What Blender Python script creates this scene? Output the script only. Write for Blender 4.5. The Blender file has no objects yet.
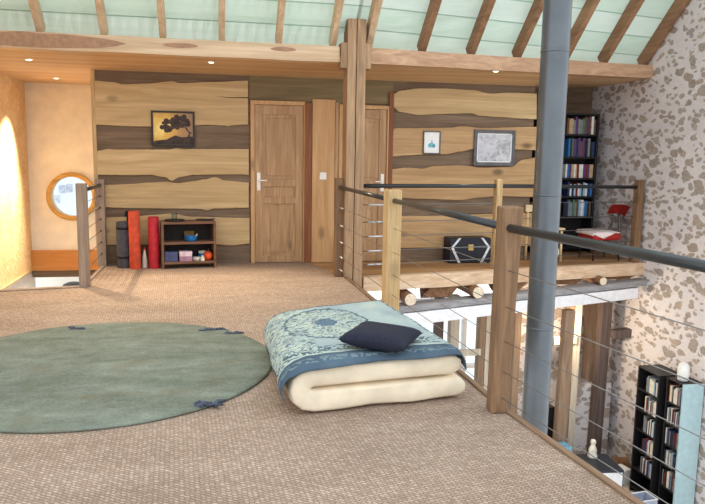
import bpy, bmesh, math, random
from mathutils import Vector, Matrix, noise
random.seed(7)
SC = bpy.context.scene
COL = SC.collection
PI = math.pi

# ------------------------------------------------------------------ camera
FPX, YAW, PITCH, ROLL, EYE = 696.0, .1994, .1386, .0167, 1.4
def cam_axes():
    cy, sy, cp, sp = math.cos(YAW), math.sin(YAW), math.cos(PITCH), math.sin(PITCH)
    f = Vector((sy*cp, cy*cp, -sp)); r = Vector((cy, -sy, 0)); u = r.cross(f)
    cr, sr = math.cos(ROLL), math.sin(ROLL)
    return r*cr+u*sr, u*cr-r*sr, f
CR, CU, CF = cam_axes()
CO = Vector((0, 0, EYE))
cd = bpy.data.cameras.new('camera'); cam = bpy.data.objects.new('camera', cd); COL.objects.link(cam)
cd.sensor_width = 36; cd.lens = FPX/705*36; cd.clip_start = .05; cd.clip_end = 200
m = Matrix.Identity(4)
for i in range(3):
    m[i][0], m[i][1], m[i][2], m[i][3] = CR[i], CU[i], -CF[i], CO[i]
cam.matrix_world = m
SC.camera = cam
# survey helpers: the photo's sight lines cut with real planes of the building
def ray(x, y): return CF+CR*((x-352.5)/FPX)-CU*((y-252)/FPX)
def onz(x, y, z=0.): d = ray(x, y); return CO+d*((z-EYE)/d.z)
def ony(x, y, Y): d = ray(x, y); return CO+d*(Y/d.y)
def onx(x, y, X): d = ray(x, y); return CO+d*(X/d.x)

# ------------------------------------------------------------------ materials
def lin(c):
    return tuple(((v/255)/12.92 if v/255 <= .04045 else ((v/255+.055)/1.055)**2.4) for v in c)+(1.,)
class NT:
    def __init__(s, name):
        s.m = bpy.data.materials.new(name); s.m.use_nodes = True
        s.t = s.m.node_tree; s.b = s.t.nodes['Principled BSDF']; s.out = s.t.nodes['Material Output']
    def n(s, typ, **kw):
        nd = s.t.nodes.new(typ)
        for k, v in kw.items(): setattr(nd, k, v)
        return nd
    def l(s, a, b): s.t.links.new(a, b)
    def val(s, sock, v):
        if isinstance(v, bpy.types.NodeSocket): s.l(v, sock)
        else: sock.default_value = v
    def math(s, op, a, b=0., c=0.):
        nd = s.n('ShaderNodeMath', operation=op)
        s.val(nd.inputs[0], a); s.val(nd.inputs[1], b); s.val(nd.inputs[2], c)
        return nd.outputs[0]
    def coord(s, kind='Object', scale=(1, 1, 1), rot=(0, 0, 0), loc=(0, 0, 0)):
        tc = s.n('ShaderNodeTexCoord'); mp = s.n('ShaderNodeMapping')
        mp.inputs['Scale'].default_value = scale; mp.inputs['Rotation'].default_value = rot; mp.inputs['Location'].default_value = loc
        s.l(tc.outputs[kind], mp.inputs[0]); return mp.outputs[0]
    def noise(s, vec, scale=5, detail=3, rough=.55, dist=0.):
        nd = s.n('ShaderNodeTexNoise'); s.l(vec, nd.inputs['Vector'])
        nd.inputs['Scale'].default_value = scale; nd.inputs['Detail'].default_value = detail
        nd.inputs['Roughness'].default_value = rough; nd.inputs['Distortion'].default_value = dist
        return nd.outputs[0], nd.outputs[1]
    def ramp(s, fac, stops, interp='LINEAR'):
        nd = s.n('ShaderNodeValToRGB'); cr = nd.color_ramp; cr.interpolation = interp
        while len(cr.elements) < len(stops): cr.elements.new(.5)
        for e, (p, c) in zip(cr.elements, stops): e.position = p; e.color = lin(c) if not isinstance(c, float) else (c, c, c, 1)
        s.l(fac, nd.inputs[0]); return nd.outputs[0]
    def mix(s, fac, a, b, mode='MIX'):
        nd = s.n('ShaderNodeMix', data_type='RGBA', blend_type=mode)
        s.val(nd.inputs['Factor'], fac)
        for k, v in ((6, a), (7, b)):
            if isinstance(v, bpy.types.NodeSocket): s.l(v, nd.inputs[k])
            else: nd.inputs[k].default_value = lin(v)
        return nd.outputs[2]
    def bump(s, h, strength=.3, dist=.01):
        nd = s.n('ShaderNodeBump'); nd.inputs['Strength'].default_value = strength; nd.inputs['Distance'].default_value = dist
        s.l(h, nd.inputs['Height']); s.l(nd.outputs[0], s.b.inputs['Normal'])
    def done(s, color=None, rough=.6, metal=0., spec=.4):
        if color is not None:
            if isinstance(color, bpy.types.NodeSocket): s.l(color, s.b.inputs['Base Color'])
            else: s.b.inputs['Base Color'].default_value = lin(color)
        s.b.inputs['Roughness'].default_value = rough; s.b.inputs['Metallic'].default_value = metal
        s.b.inputs['Specular IOR Level'].default_value = spec
        return s.m
def plain(name, c, rough=.6, metal=0., spec=.4, var=.12, scale=14):
    t = NT(name); v = t.coord('Object'); n, _ = t.noise(v, scale, 3)
    a = tuple(max(0, x*(1-var)) for x in c); b = tuple(min(255, x*(1+var)) for x in c)
    return t.done(t.ramp(n, [(.3, a), (.7, b)]), rough, metal, spec)
def wood(name, dark, light, axis=0, fine=1., rough=.6, knots=.0, bump=.25, spec=.3):
    t = NT(name)
    sc = [9*fine, 9*fine, 9*fine]; sc[axis] = .7*fine
    oi = t.n('ShaderNodeObjectInfo')
    def var(sock):
        ad = t.n('ShaderNodeVectorMath', operation='ADD'); t.l(sock, ad.inputs[0])
        t.l(t.math('MULTIPLY', oi.outputs['Random'], 23.), ad.inputs[1]); return ad.outputs[0]
    v = var(t.coord('Object', tuple(sc)))
    n, _ = t.noise(v, 1.6, 5, .6, 1.3)
    sc2 = [60*fine]*3; sc2[axis] = 2.*fine
    v2 = t.coord('Object', tuple(sc2)); n2, _ = t.noise(v2, 1.2, 3, .6)
    mixed = t.math('ADD', t.math('MULTIPLY', n, .7), t.math('MULTIPLY', n2, .3))
    c = t.ramp(mixed, [(.32, dark), (.5, tuple((a+b)/2 for a, b in zip(dark, light))), (.66, light)])
    if knots:
        kv = t.n('ShaderNodeTexVoronoi'); sck = [2.6]*3; sck[axis] = 1.4
        t.l(var(t.coord('Object', tuple(sck))), kv.inputs['Vector']); kv.inputs['Scale'].default_value = 1.0
        k = t.ramp(kv.outputs['Distance'], [(.06, 1.), (.15, 0.)])
        c = t.mix(t.math('MULTIPLY', k, knots), c, tuple(x*.5 for x in dark))
    t.bump(mixed, bump, .004)
    return t.done(c, rough, 0, spec)
def planks(name, cols, axis, width, lines=(60, 60, 50), gap=.04, rough=.6, across=1, spec=.3):
    """boards side by side across one axis, grain along the other"""
    t = NT(name)
    tc = t.n('ShaderNodeTexCoord'); sp = t.n('ShaderNodeSeparateXYZ'); t.l(tc.outputs['Object'], sp.inputs[0])
    q = t.math('DIVIDE', sp.outputs[across], width)
    fr = t.math('FRACT', q); fl = t.math('FLOOR', q)
    wn = t.n('ShaderNodeTexWhiteNoise', noise_dimensions='1D'); t.l(fl, wn.inputs['W'])
    sc = [7., 7., 7.]; sc[axis] = .5
    n, _ = t.noise(t.coord('Object', tuple(sc)), 2, 4, .6, .8)
    f = t.math('ADD', t.math('MULTIPLY', n, .65), t.math('MULTIPLY', wn.outputs[0], .35))
    c = t.ramp(f, [(.28, cols[0]), (.5, cols[1]), (.72, cols[2])])
    e = t.math('LESS_THAN', fr, gap)
    c = t.mix(e, c, lines)
    t.bump(t.math('SUBTRACT', 1., e), .4, .004)
    return t.done(c, rough, 0, spec)
def stone_wall(name, flat):
    t = NT(name)
    v0 = t.coord('Object', (1, .95, 1.6)); nf, nc = t.noise(v0, 3.2, 2.6, .55)
    sub = t.n('ShaderNodeVectorMath', operation='SUBTRACT'); t.l(nc, sub.inputs[0]); sub.inputs[1].default_value = (.5, .5, .5)
    scl = t.n('ShaderNodeVectorMath', operation='SCALE'); t.l(sub.outputs[0], scl.inputs[0]); scl.inputs['Scale'].default_value = .26
    add = t.n('ShaderNodeVectorMath', operation='ADD'); t.l(v0, add.inputs[0]); t.l(scl.outputs[0], add.inputs[1])
    def layer(scale, lo, hi):
        vo = t.n('ShaderNodeTexVoronoi', feature='F1'); t.l(add.outputs[0], vo.inputs['Vector']); vo.inputs['Scale'].default_value = scale
        sep = t.n('ShaderNodeSeparateColor'); t.l(vo.outputs['Color'], sep.inputs[0])
        th = t.math('ADD', t.math('MULTIPLY', sep.outputs[0], hi-lo), lo)
        d = t.math('SUBTRACT', th, vo.outputs['Distance'])
        return t.ramp(t.math('ADD', t.math('MULTIPLY', d, 7.), .5), [(.3, 0.), (.62, 1.)]), sep.outputs[1]
    m1, r1 = layer(4.2, .2, .52); m2, r2 = layer(8.2, .2, .46)
    fine, _ = t.noise(v0, 22, 4, .7); big, _ = t.noise(v0, 1.3, 2)
    stops = [(.0, (148, 134, 124)), (.25, (176, 160, 146)), (.5, (158, 148, 144)), (.75, (186, 168, 148)), (1., (152, 146, 146))]
    c1 = t.mix(.42, t.ramp(r1, stops), t.ramp(fine, [(.3, (132, 122, 116)), (.7, (196, 182, 170))]))
    c2 = t.mix(.42, t.ramp(r2, stops), t.ramp(fine, [(.3, (128, 116, 108)), (.7, (188, 174, 160))]))
    mort = t.ramp(t.math('ADD', t.math('MULTIPLY', fine, .6), t.math('MULTIPLY', big, .4)), [(.3, (214, 208, 210)), (.6, (232, 227, 229)), (.8, (240, 237, 239))])
    c = t.mix(t.math('MULTIPLY', m2, .8), mort, c2); c = t.mix(t.math('MULTIPLY', m1, .9), c, c1)
    h = t.math('ADD', t.math('MAXIMUM', m1, t.math('MULTIPLY', m2, .7)), t.math('MULTIPLY', fine, .5))
    t.bump(h, .55, .02)
    return t.done(c, .92, 0, .15)
def carpet_mat():
    t = NT('woven_sisal'); v = t.coord('Object', (1, 1, 1), (0, 0, .62))
    nf, nc = t.noise(v, 60, 2)
    mx = t.n('ShaderNodeMix', data_type='RGBA', blend_type='LINEAR_LIGHT'); mx.inputs['Factor'].default_value = .008
    t.l(v, mx.inputs[6]); t.l(nc, mx.inputs[7])
    br = t.n('ShaderNodeTexBrick', offset=.5, squash=1.); t.l(mx.outputs[2], br.inputs['Vector'])
    for k, x in (('Scale', 1.), ('Brick Width', .027), ('Row Height', .017), ('Mortar Size', .005), ('Mortar Smooth', 1.), ('Bias', 0.)): br.inputs[k].default_value = x
    br.inputs['Color1'].default_value = (.45, .45, .45, 1); br.inputs['Color2'].default_value = (1, 1, 1, 1); br.inputs['Mortar'].default_value = (0, 0, 0, 1)
    fn, _ = t.noise(t.coord('Object', (1, 1, 1)), 150, 2); bg, _ = t.noise(t.coord('Object', (.5, 1.4, 1)), 2.2, 4, .65)
    f = t.math('ADD', t.math('ADD', t.math('MULTIPLY', br.outputs['Color'], .36), t.math('MULTIPLY', fn, .36)), t.math('MULTIPLY', bg, .28))
    c = t.ramp(f, [(.2, (108, 91, 79)), (.42, (148, 128, 112)), (.58, (172, 151, 134)), (.8, (210, 192, 176))])
    t.bump(br.outputs['Color'], .45, .005)
    return t.done(c, .95, 0, .1)
def rug_mat():
    t = NT('green_wool_pile'); v = t.coord('Object')
    a, _ = t.noise(t.coord('Object', (.7, 2.2, 1)), 1.6, 5, .65); b, _ = t.noise(v, 60, 3, .7); d, _ = t.noise(v, 9, 4)
    f = t.math('ADD', t.math('ADD', t.math('MULTIPLY', a, .5), t.math('MULTIPLY', b, .3)), t.math('MULTIPLY', d, .2))
    c = t.ramp(f, [(.3, (88, 92, 76)), (.44, (110, 116, 104)), (.56, (130, 137, 125)), (.72, (158, 166, 152))])
    pn, _ = t.noise(t.coord('Object', (1, 1.6, 1), loc=(.4, 0, 0)), 2.4, 3)
    c = t.mix(t.math('MULTIPLY', t.ramp(pn, [(.55, 0.), (.72, 1.)]), .55), c, (118, 112, 92))
    t.bump(b, .8, .01)
    return t.done(c, .98, 0, .05)
def throw_mat():
    t = NT('patterned_blanket_cloth')
    tc = t.n('ShaderNodeTexCoord'); sp = t.n('ShaderNodeSeparateXYZ'); t.l(tc.outputs['UV'], sp.inputs[0])
    u, v = sp.outputs[0], sp.outputs[1]
    def band(x, a, b): return t.math('MULTIPLY', t.math('GREATER_THAN', x, a), t.math('LESS_THAN', x, b))
    vec = t.coord('UV', (1.5, 1.25, 1))
    n, nc = t.noise(vec, 9, 3, .6)
    vo = t.n('ShaderNodeTexVoronoi', feature='DISTANCE_TO_EDGE'); vo.inputs['Scale'].default_value = 17
    mx = t.n('ShaderNodeMix', data_type='RGBA'); mx.inputs['Factor'].default_value = .14
    t.l(vec, mx.inputs[6]); t.l(nc, mx.inputs[7]); t.l(mx.outputs[2], vo.inputs['Vector'])
    scroll = t.ramp(vo.outputs['Distance'], [(.03, 1.), (.1, 0.)])
    wv = t.n('ShaderNodeTexWave', wave_type='RINGS'); wv.inputs['Scale'].default_value = 5; wv.inputs['Distortion'].default_value = 14
    wv.inputs['Detail'].default_value = 2; wv.inputs['Detail Scale'].default_value = 2.4; t.l(vec, wv.inputs['Vector'])
    curl = t.ramp(wv.outputs[1], [(.52, 0.), (.7, 1.)])
    soft, _ = t.noise(vec, 3, 3)
    base = t.ramp(soft, [(.3, (148, 164, 168)), (.55, (170, 184, 182)), (.75, (186, 194, 182))])
    dark = (52, 76, 98)
    # medallion near the far left
    du = t.math('MULTIPLY', t.math('SUBTRACT', u, .42), 1.5); dv = t.math('MULTIPLY', t.math('SUBTRACT', v, .62), 1.25)
    r = t.math('SQRT', t.math('ADD', t.math('MULTIPLY', du, du), t.math('MULTIPLY', dv, dv)))
    r = t.math('ADD', r, t.math('MULTIPLY', t.math('SUBTRACT', n, .5), .12)); med = t.math('LESS_THAN', r, .36); ring = band(r, .335, .36); core = t.math('LESS_THAN', r, .09)
    left = t.math('LESS_THAN', u, .3)
    orn = t.math('MAXIMUM', med, left)
    c = t.mix(t.math('MULTIPLY', t.math('MULTIPLY', orn, curl), .75), base, (70, 92, 104))
    c = t.mix(t.math('MULTIPLY', t.math('MULTIPLY', orn, scroll), .6), c, (196, 204, 178))
    c = t.mix(t.math('MULTIPLY', ring, .7), c, dark)
    c = t.mix(t.math('MULTIPLY', core, .8), c, (74, 100, 124))
    # ornament row along the near side, framed by lines
    row = t.math('MAXIMUM', band(v, .13, .22), band(u, .9, .96))
    c = t.mix(t.math('MULTIPLY', row, t.math('MULTIPLY', curl, .85)), c, (64, 84, 94))
    edge = t.math('MAXIMUM', t.math('LESS_THAN', v, .105), t.math('MAXIMUM', t.math('GREATER_THAN', v, .95), t.math('MAXIMUM', t.math('GREATER_THAN', u, .965), t.math('LESS_THAN', u, .03))))
    c = t.mix(edge, c, t.ramp(soft, [(.3, (66, 82, 98)), (.7, (92, 110, 124))]))
    c = t.mix(t.math('MULTIPLY', band(v, .105, .118), .8), c, (190, 204, 192))
    c = t.mix(t.math('MULTIPLY', t.math('MULTIPLY', band(v, .03, .07), curl), .35), c, (150, 172, 170))
    fn, _ = t.noise(vec, 160, 2)
    t.bump(fn, .3, .003)
    return t.done(c, .95, 0, .1)
def glass_mat(name, tint=(235, 242, 245)):
    t = NT(name); tr = t.n('ShaderNodeBsdfTransparent'); tr.inputs[0].default_value = lin(tint)
    gl = t.n('ShaderNodeBsdfGlossy'); gl.inputs['Roughness'].default_value = .03
    mx = t.n('ShaderNodeMixShader'); mx.inputs[0].default_value = .06
    t.l(tr.outputs[0], mx.inputs[1]); t.l(gl.outputs[0], mx.inputs[2]); t.l(mx.outputs[0], t.out.inputs[0])
    return t.m
def emit(name, c, s):
    t = NT(name); e = t.n('ShaderNodeEmission'); e.inputs[0].default_value = lin(c); e.inputs[1].default_value = s
    t.l(e.outputs[0], t.out.inputs[0]); return t.m

M = dict(
 carpet=carpet_mat(), rug=rug_mat(), throw=throw_mat(),
 stone=stone_wall('stone_rubble_wall', 0),
 mint=planks('mint_painted_boards', ((210, 227, 214), (220, 233, 224), (230, 239, 233)), 0, .2, (172, 196, 182), .05, .55, 2),
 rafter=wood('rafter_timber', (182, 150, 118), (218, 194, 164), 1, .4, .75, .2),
 rafterdark=wood('shaded_rafter_timber', (122, 88, 64), (168, 132, 102), 1, .4, .75, .2),  # right-hand rafters: their shade is put into a darker brown
 beamwarm=wood('pinkish_beam_timber', (164, 126, 98), (208, 172, 142), 0, .6, .65, .5),
 beam=wood('pale_beam_timber', (186, 156, 124), (224, 200, 170), 0, .6, .65, .5),
 beamdark=plain('beam_bark_stain', (164, 128, 102), .75, var=.08, scale=20),
 pillar=wood('grey_brown_oak', (134, 106, 82), (192, 160, 126), 2, .9, .8, .2),
 ceil=planks('orange_pine_boards', ((200, 158, 114), (212, 174, 130), (222, 186, 144)), 0, .12, (164, 122, 84), .05, .5, 1),
 backwall=wood('brown_rough_boards', (100, 82, 66), (140, 118, 98), 0, .8, .8),
 header=wood('olive_grey_board', (112, 98, 70), (142, 124, 92), 0, .7, .75),
 slab=wood('honey_slab_timber', (178, 148, 104), (214, 186, 140), 0, .55, .55, .55),
 slabwarm=wood('amber_slab_timber', (164, 128, 88), (204, 168, 122), 0, .55, .55, .7),
 door=wood('brown_pine_door', (152, 116, 82), (198, 162, 122), 2, 1., .5, .6),
 doorframe=wood('red_brown_frame', (112, 66, 40), (150, 96, 62), 2, 1., .55),
 panel=wood('orange_pine_panel', (182, 138, 94), (214, 174, 126), 2, .8, .5, .5),
 post=wood('post_timber', (104, 79, 58), (150, 118, 88), 2, 1.2, .65, .3),
 postpale=wood('pale_post_timber', (164, 132, 90), (216, 188, 140), 2, 1.2, .65, .3),
 postgrey=wood('grey_post_timber', (126, 108, 94), (176, 156, 138), 2, 1.2, .7, .2),
 edge=wood('edge_board_timber', (108, 84, 66), (152, 124, 98), 1, 1., .7),
 walk=planks('walkway_boards', ((150, 112, 76), (176, 136, 94), (196, 156, 112)), 0, .14, (96, 70, 46), .05, .6, 1),
 fascia=wood('walkway_edge_timber', (188, 152, 118), (232, 206, 178), 0, .7, .7, .4),
 log=wood('log_timber', (104, 74, 52), (158, 116, 84), 1, .8, .75),
 logend=plain('log_end_grain', (222, 206, 184), .8, var=.1, scale=30),
 greylog=wood('grey_beam_timber', (126, 124, 126), (172, 170, 172), 0, .8, .7),
 whitepaint=plain('white_painted_timber', (236, 236, 240), .5, var=.03),
 stud=wood('brown_stud_timber', (128, 104, 84), (170, 144, 120), 2, 1., .75),
 studpale=wood('pale_stud_timber', (176, 164, 146), (222, 214, 200), 2, 1., .75),
 studdark=wood('dark_grey_stud_timber', (74, 62, 60), (112, 98, 94), 2, 1., .75),
 plaster=None, cream=plain('cream_plaster', (247, 238, 220), .85, var=.03, scale=5),
 white=plain('white_plaster', (236, 232, 224), .85, var=.03, scale=4),
 orange=wood('orange_edge_beam', (196, 126, 62), (220, 156, 88), 0, .7, .5, .5),
 ring=wood('honey_ring_timber', (196, 146, 72), (216, 172, 96), 0, .8, .45),
 rail=plain('charcoal_rail', (42, 48, 52), .3, 0, .5, .08),
 steel=plain('steel_cable', (128, 126, 124), .4, .8, .5, .05),
 pipe=plain('grey_enamel_pipe', (94, 100, 106), .3, .5, .5, .05, 6),
 pipeseam=plain('dark_seam', (104, 106, 112), .45, .3),
 black=plain('black_lacquer', (26, 25, 28), .45), blackmat=plain('black_foam', (30, 29, 32), .85),
 greymat=plain('grey_foam', (78, 78, 86), .85, var=.15), redmat=plain('orange_red_vinyl', (206, 78, 50), .6, var=.12),
 pinkmat=plain('crimson_vinyl', (192, 42, 54), .6, var=.12), strap=plain('black_strap', (20, 20, 22), .7),
 shelfw=wood('brown_shelf_timber', (96, 66, 50), (142, 104, 82), 0, 1.4, .55),
 shelfback=plain('black_shelf_back', (36, 30, 28), .8),
 blue=plain('blue_glaze', (24, 110, 178), .3), bluebox=plain('slate_blue_card', (74, 84, 120), .7), pink=plain('pink_white_card', (228, 204, 214), .7),
 mauve=plain('mauve_card', (172, 130, 150), .7),
 orangeball=plain('orange_rind', (226, 84, 36), .5), cream2=plain('cream_ceramic', (232, 224, 206), .4), darkobj=plain('dark_tray', (38, 34, 34), .5),
 navy=plain('navy_cotton', (30, 34, 50), .9, var=.15, scale=60), futon=plain('cream_cotton', (236, 222, 198), .95, var=.04, scale=8),
 trunk=plain('navy_black_leatherette', (30, 34, 48), .5, var=.2), chrome=plain('pale_metal', (206, 208, 212), .35, .6), brass=plain('brass', (206, 178, 110), .35, .7),
 redseat=plain('red_upholstery', (176, 44, 40), .8), cloth=plain('white_cloth', (238, 222, 220), .9, var=.03), greymetal=plain('grey_metal', (110, 110, 114), .4, .6),
 palechair=wood('pale_beech', (206, 178, 132), (238, 218, 178), 0, 2., .5), palewhite=plain('cream_cane', (238, 230, 212), .6),
 frameblack=plain('black_picture_frame', (34, 28, 26), .4), framegrey=plain('grey_picture_mount', (92, 90, 94), .5), paper=plain('white_paper', (240, 240, 238), .8, var=.02),
 glass=glass_mat('window_glass'), tumbler=glass_mat('drinking_glass', (225, 232, 232)), switch=plain('white_plastic', (240, 238, 232), .4, var=.02),
 spotface=emit('lit_lamp', (255, 236, 206), 14), bottle=plain('pale_plastic_bottle', (222, 214, 196), .4),
 darkgap=plain('dark_crevice', (46, 36, 28), .9), tuft=plain('slate_tassel', (70, 76, 90), .95, var=.3, scale=80),
 skyblue=plain('light_blue_box', (128, 186, 214), .5), brownsofa=plain('brown_log', (120, 86, 58), .8),
)
def ochre():
    t = NT('ochre_stucco'); v = t.coord('Object'); a, _ = t.noise(v, 16, 5, .7); b, _ = t.noise(v, 3, 3)
    f = t.math('ADD', t.math('MULTIPLY', a, .7), t.math('MULTIPLY', b, .3))
    c = t.ramp(f, [(.32, (206, 160, 104)), (.5, (226, 184, 128)), (.68, (240, 208, 160))])
    t.bump(a, .6, .02); return t.done(c, .75, 0, .3)
M['plaster'] = ochre()
def picture(name, kind):
    t = NT(name)
    if kind == 'golden':
        v = t.coord('Object', (1, 1, 1)); n, _ = t.noise(v, 5, 4)
        sp = t.n('ShaderNodeSeparateXYZ'); t.l(v, sp.inputs[0])
        dx = t.math('ADD', sp.outputs[0], .15); dz = t.math('SUBTRACT', sp.outputs[2], .24)
        r = t.math('SQRT', t.math('ADD', t.math('MULTIPLY', dx, dx), t.math('MULTIPLY', dz, dz)))
        f = t.math('ADD', t.math('MULTIPLY', r, 2.2), t.math('MULTIPLY', t.math('SUBTRACT', n, .5), .7))
        c = t.ramp(f, [(.05, (255, 236, 150)), (.3, (226, 182, 92)), (.6, (180, 140, 92)), (.9, (150, 124, 104))])
    elif kind == 'grey':
        n, _ = t.noise(t.coord('Object', (1, 1, 1.6), (0, .6, 0)), 7, 6, .65, 1.5)
        c = t.ramp(n, [(.3, (140, 142, 148)), (.5, (196, 196, 202)), (.7, (218, 216, 220))])
    return t.done(c, .5, 0, .3)
M['paint_gold'] = picture('golden_dusk_painting', 'golden'); M['paint_grey'] = picture('grey_drawing', 'grey')

# ------------------------------------------------------------------ mesh helpers
class MB:
    def __init__(s): s.bm = bmesh.new(); s.mi = 0; s.uv = None
    def _tag(s, n0):
        s.bm.faces.ensure_lookup_table()
        for f in s.bm.faces[n0:]: f.material_index = s.mi
    def box(s, c, size, rz=0., bev=0., rot=None):
        n0 = len(s.bm.faces)
        mt = Matrix.Translation(c) @ (rot if rot else Matrix.Rotation(rz, 4, 'Z')) @ Matrix.Diagonal((*size, 1))
        r = bmesh.ops.create_cube(s.bm, size=1, matrix=mt)
        if bev:
            es = list({e for v in r['verts'] for e in v.link_edges})
            bmesh.ops.bevel(s.bm, geom=es, offset=bev, segments=2, affect='EDGES', profile=.5)
        s._tag(n0); return s
    def box2(s, a, b, bev=0.):
        return s.box([(p+q)/2 for p, q in zip(a, b)], [abs(q-p) for p, q in zip(a, b)], 0, bev)
    def hexa(s, pts, bev=0.):
        """eight points: bottom loop of four, top loop of four"""
        n0 = len(s.bm.faces); v = [s.bm.verts.new(p) for p in pts]
        fs = [s.bm.faces.new([v[i] for i in q]) for q in ((3, 2, 1, 0), (4, 5, 6, 7), (0, 1, 5, 4), (1, 2, 6, 5), (2, 3, 7, 6), (3, 0, 4, 7))]
        bmesh.ops.recalc_face_normals(s.bm, faces=fs)
        if bev: bmesh.ops.bevel(s.bm, geom=list({e for f in fs for e in f.edges}), offset=bev, segments=2, affect='EDGES', profile=.5)
        s._tag(n0); return s
    def prism(s, pts, vec, bev=0.):
        """polygon (3D points) pushed along vec"""
        n0 = len(s.bm.faces); vec = Vector(vec)
        a = [s.bm.verts.new(p) for p in pts]; b = [s.bm.verts.new(Vector(p)+vec) for p in pts]; k = len(pts)
        fs = [s.bm.faces.new(a[::-1]), s.bm.faces.new(b)]
        for i in range(k): fs.append(s.bm.faces.new((a[i], a[(i+1) % k], b[(i+1) % k], b[i])))
        bmesh.ops.recalc_face_normals(s.bm, faces=fs)
        if bev: bmesh.ops.bevel(s.bm, geom=list(fs[1].edges)+list(fs[0].edges), offset=bev, segments=1, affect='EDGES')
        s._tag(n0); return s
    def tube(s, path, r, seg=10, cap=True, closed=False):
        n0 = len(s.bm.faces); P = [Vector(p) for p in path]; k = len(P)
        rr = r if isinstance(r, (list, tuple)) else [r]*k
        rings = []; ref = None
        for i in range(k):
            if closed: d = P[(i+1) % k]-P[i-1]
            else: d = P[min(i+1, k-1)]-P[max(i-1, 0)]
            d.normalize()
            if ref is None: ref = Vector((0, 0, 1)) if abs(d.z) < .9 else Vector((1, 0, 0))
            a = (ref-d*ref.dot(d)).normalized(); ref = a; b = d.cross(a)
            rings.append([s.bm.verts.new(P[i]+(a*math.cos(2*PI*j/seg)+b*math.sin(2*PI*j/seg))*rr[i]) for j in range(seg)])
        for i in range(k if closed else k-1):
            A, B = rings[i], rings[(i+1) % k]
            for j in range(seg): s.bm.faces.new((A[j], A[(j+1) % seg], B[(j+1) % seg], B[j]))
        if cap and not closed: s.bm.faces.new(rings[0][::-1]); s.bm.faces.new(rings[-1])
        s._tag(n0); return s
    def lathe(s, prof, c=(0, 0, 0), seg=20, rot=None):
        n0 = len(s.bm.faces); rings = []; mt = Matrix.Translation(c) @ (rot or Matrix.Identity(4))
        for r, z in prof:
            if r < 1e-5: rings.append([s.bm.verts.new(mt @ Vector((0, 0, z)))])
            else: rings.append([s.bm.verts.new(mt @ Vector((r*math.cos(2*PI*j/seg), r*math.sin(2*PI*j/seg), z))) for j in range(seg)])
        for A, B in zip(rings, rings[1:]):
            for j in range(seg):
                a0, a1, b0, b1 = A[j % len(A)], A[(j+1) % len(A)], B[j % len(B)], B[(j+1) % len(B)]
                if len(A) == 1 and len(B) == 1: continue
                if len(A) == 1: s.bm.faces.new((a0, b1, b0))
                elif len(B) == 1: s.bm.faces.new((a0, a1, b0))
                else: s.bm.faces.new((a0, a1, b1, b0))
        if len(rings[0]) > 1: s.bm.faces.new(rings[0][::-1])
        if len(rings[-1]) > 1: s.bm.faces.new(rings[-1])
        s._tag(n0); return s
    def ball(s, c, r, seg=16, sc=(1, 1, 1)):
        n0 = len(s.bm.faces)
        bmesh.ops.create_uvsphere(s.bm, u_segments=seg, v_segments=seg//2+2, radius=r, matrix=Matrix.Translation(c) @ Matrix.Diagonal((*sc, 1)))
        s._tag(n0); return s
    def grid(s, fn, nu, nv, thick=0., uv=False):
        n0 = len(s.bm.faces)
        if uv and s.uv is None: s.uv = s.bm.loops.layers.uv.new('UVMap')
        V = [[s.bm.verts.new(fn(i/nu, j/nv)) for j in range(nv+1)] for i in range(nu+1)]
        fs = []
        for i in range(nu):
            for j in range(nv):
                f = s.bm.faces.new((V[i][j], V[i+1][j], V[i+1][j+1], V[i][j+1])); fs.append(f)
                if uv:
                    for lp, (a, b) in zip(f.loops, ((i, j), (i+1, j), (i+1, j+1), (i, j+1))): lp[s.uv].uv = (a/nu, b/nv)
        if thick: bmesh.ops.solidify(s.bm, geom=fs, thickness=thick)
        s._tag(n0); return s
def obj(name, mb, mat, parent=None, smooth=False, origin=None, auto=None):
    me = bpy.data.meshes.new(name)
    if origin is not None: bmesh.ops.translate(mb.bm, verts=mb.bm.verts, vec=-Vector(origin))
    bmesh.ops.recalc_face_normals(mb.bm, faces=mb.bm.faces)
    mb.bm.to_mesh(me); mb.bm.free()
    for mm in (mat if isinstance(mat, (list, tuple)) else [mat]): me.materials.append(mm)
    if smooth:
        for p in me.polygons: p.use_smooth = True
    o = bpy.data.objects.new(name, me); COL.objects.link(o)
    if origin is not None and parent is None: o.location = origin
    if parent: o.parent = parent
    if auto:
        for p in me.polygons: p.use_smooth = True
        md = o.modifiers.new('edge split', 'EDGE_SPLIT'); md.split_angle = math.radians(auto)
    return o
def tag(o, label, cat, group=None, kind=None):
    o['label'] = label; o['category'] = cat
    if group: o['group'] = group
    if kind: o['kind'] = kind
    return o
def thing(name, label, cat, loc=(0, 0, 0), rz=0., group=None):
    o = bpy.data.objects.new(name, None); COL.objects.link(o); o.location = loc; o.rotation_euler = (0, 0, rz)
    o.empty_display_size = .1
    return tag(o, label, cat, group)
def struct(name, mb, mat, label, cat, parent=None, **kw):
    o = obj(name, mb, mat, parent, **kw); o['kind'] = 'structure'
    if not parent: tag(o, label, cat)
    return o
def dup(root, loc, rz, label, group=None):
    r = root.copy(); COL.objects.link(r); r.location = loc; r.rotation_euler = (0, 0, rz); r['label'] = label
    if group: r['group'] = group
    for ch in list(root.children):
        c = ch.copy(); COL.objects.link(c); c.parent = r
        for g in list(ch.children):
            d = g.copy(); COL.objects.link(d); d.parent = c
    return r
def lerp(a, b, t): return a+(b-a)*t
def interp(pts, x):
    if x <= pts[0][0]: return pts[0][1]
    for (a, b), (c, d) in zip(pts, pts[1:]):
        if x <= c:
            t = (x-a)/(c-a); t = t*t*(3-2*t); return b+(d-b)*t
    return pts[-1][1]
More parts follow.
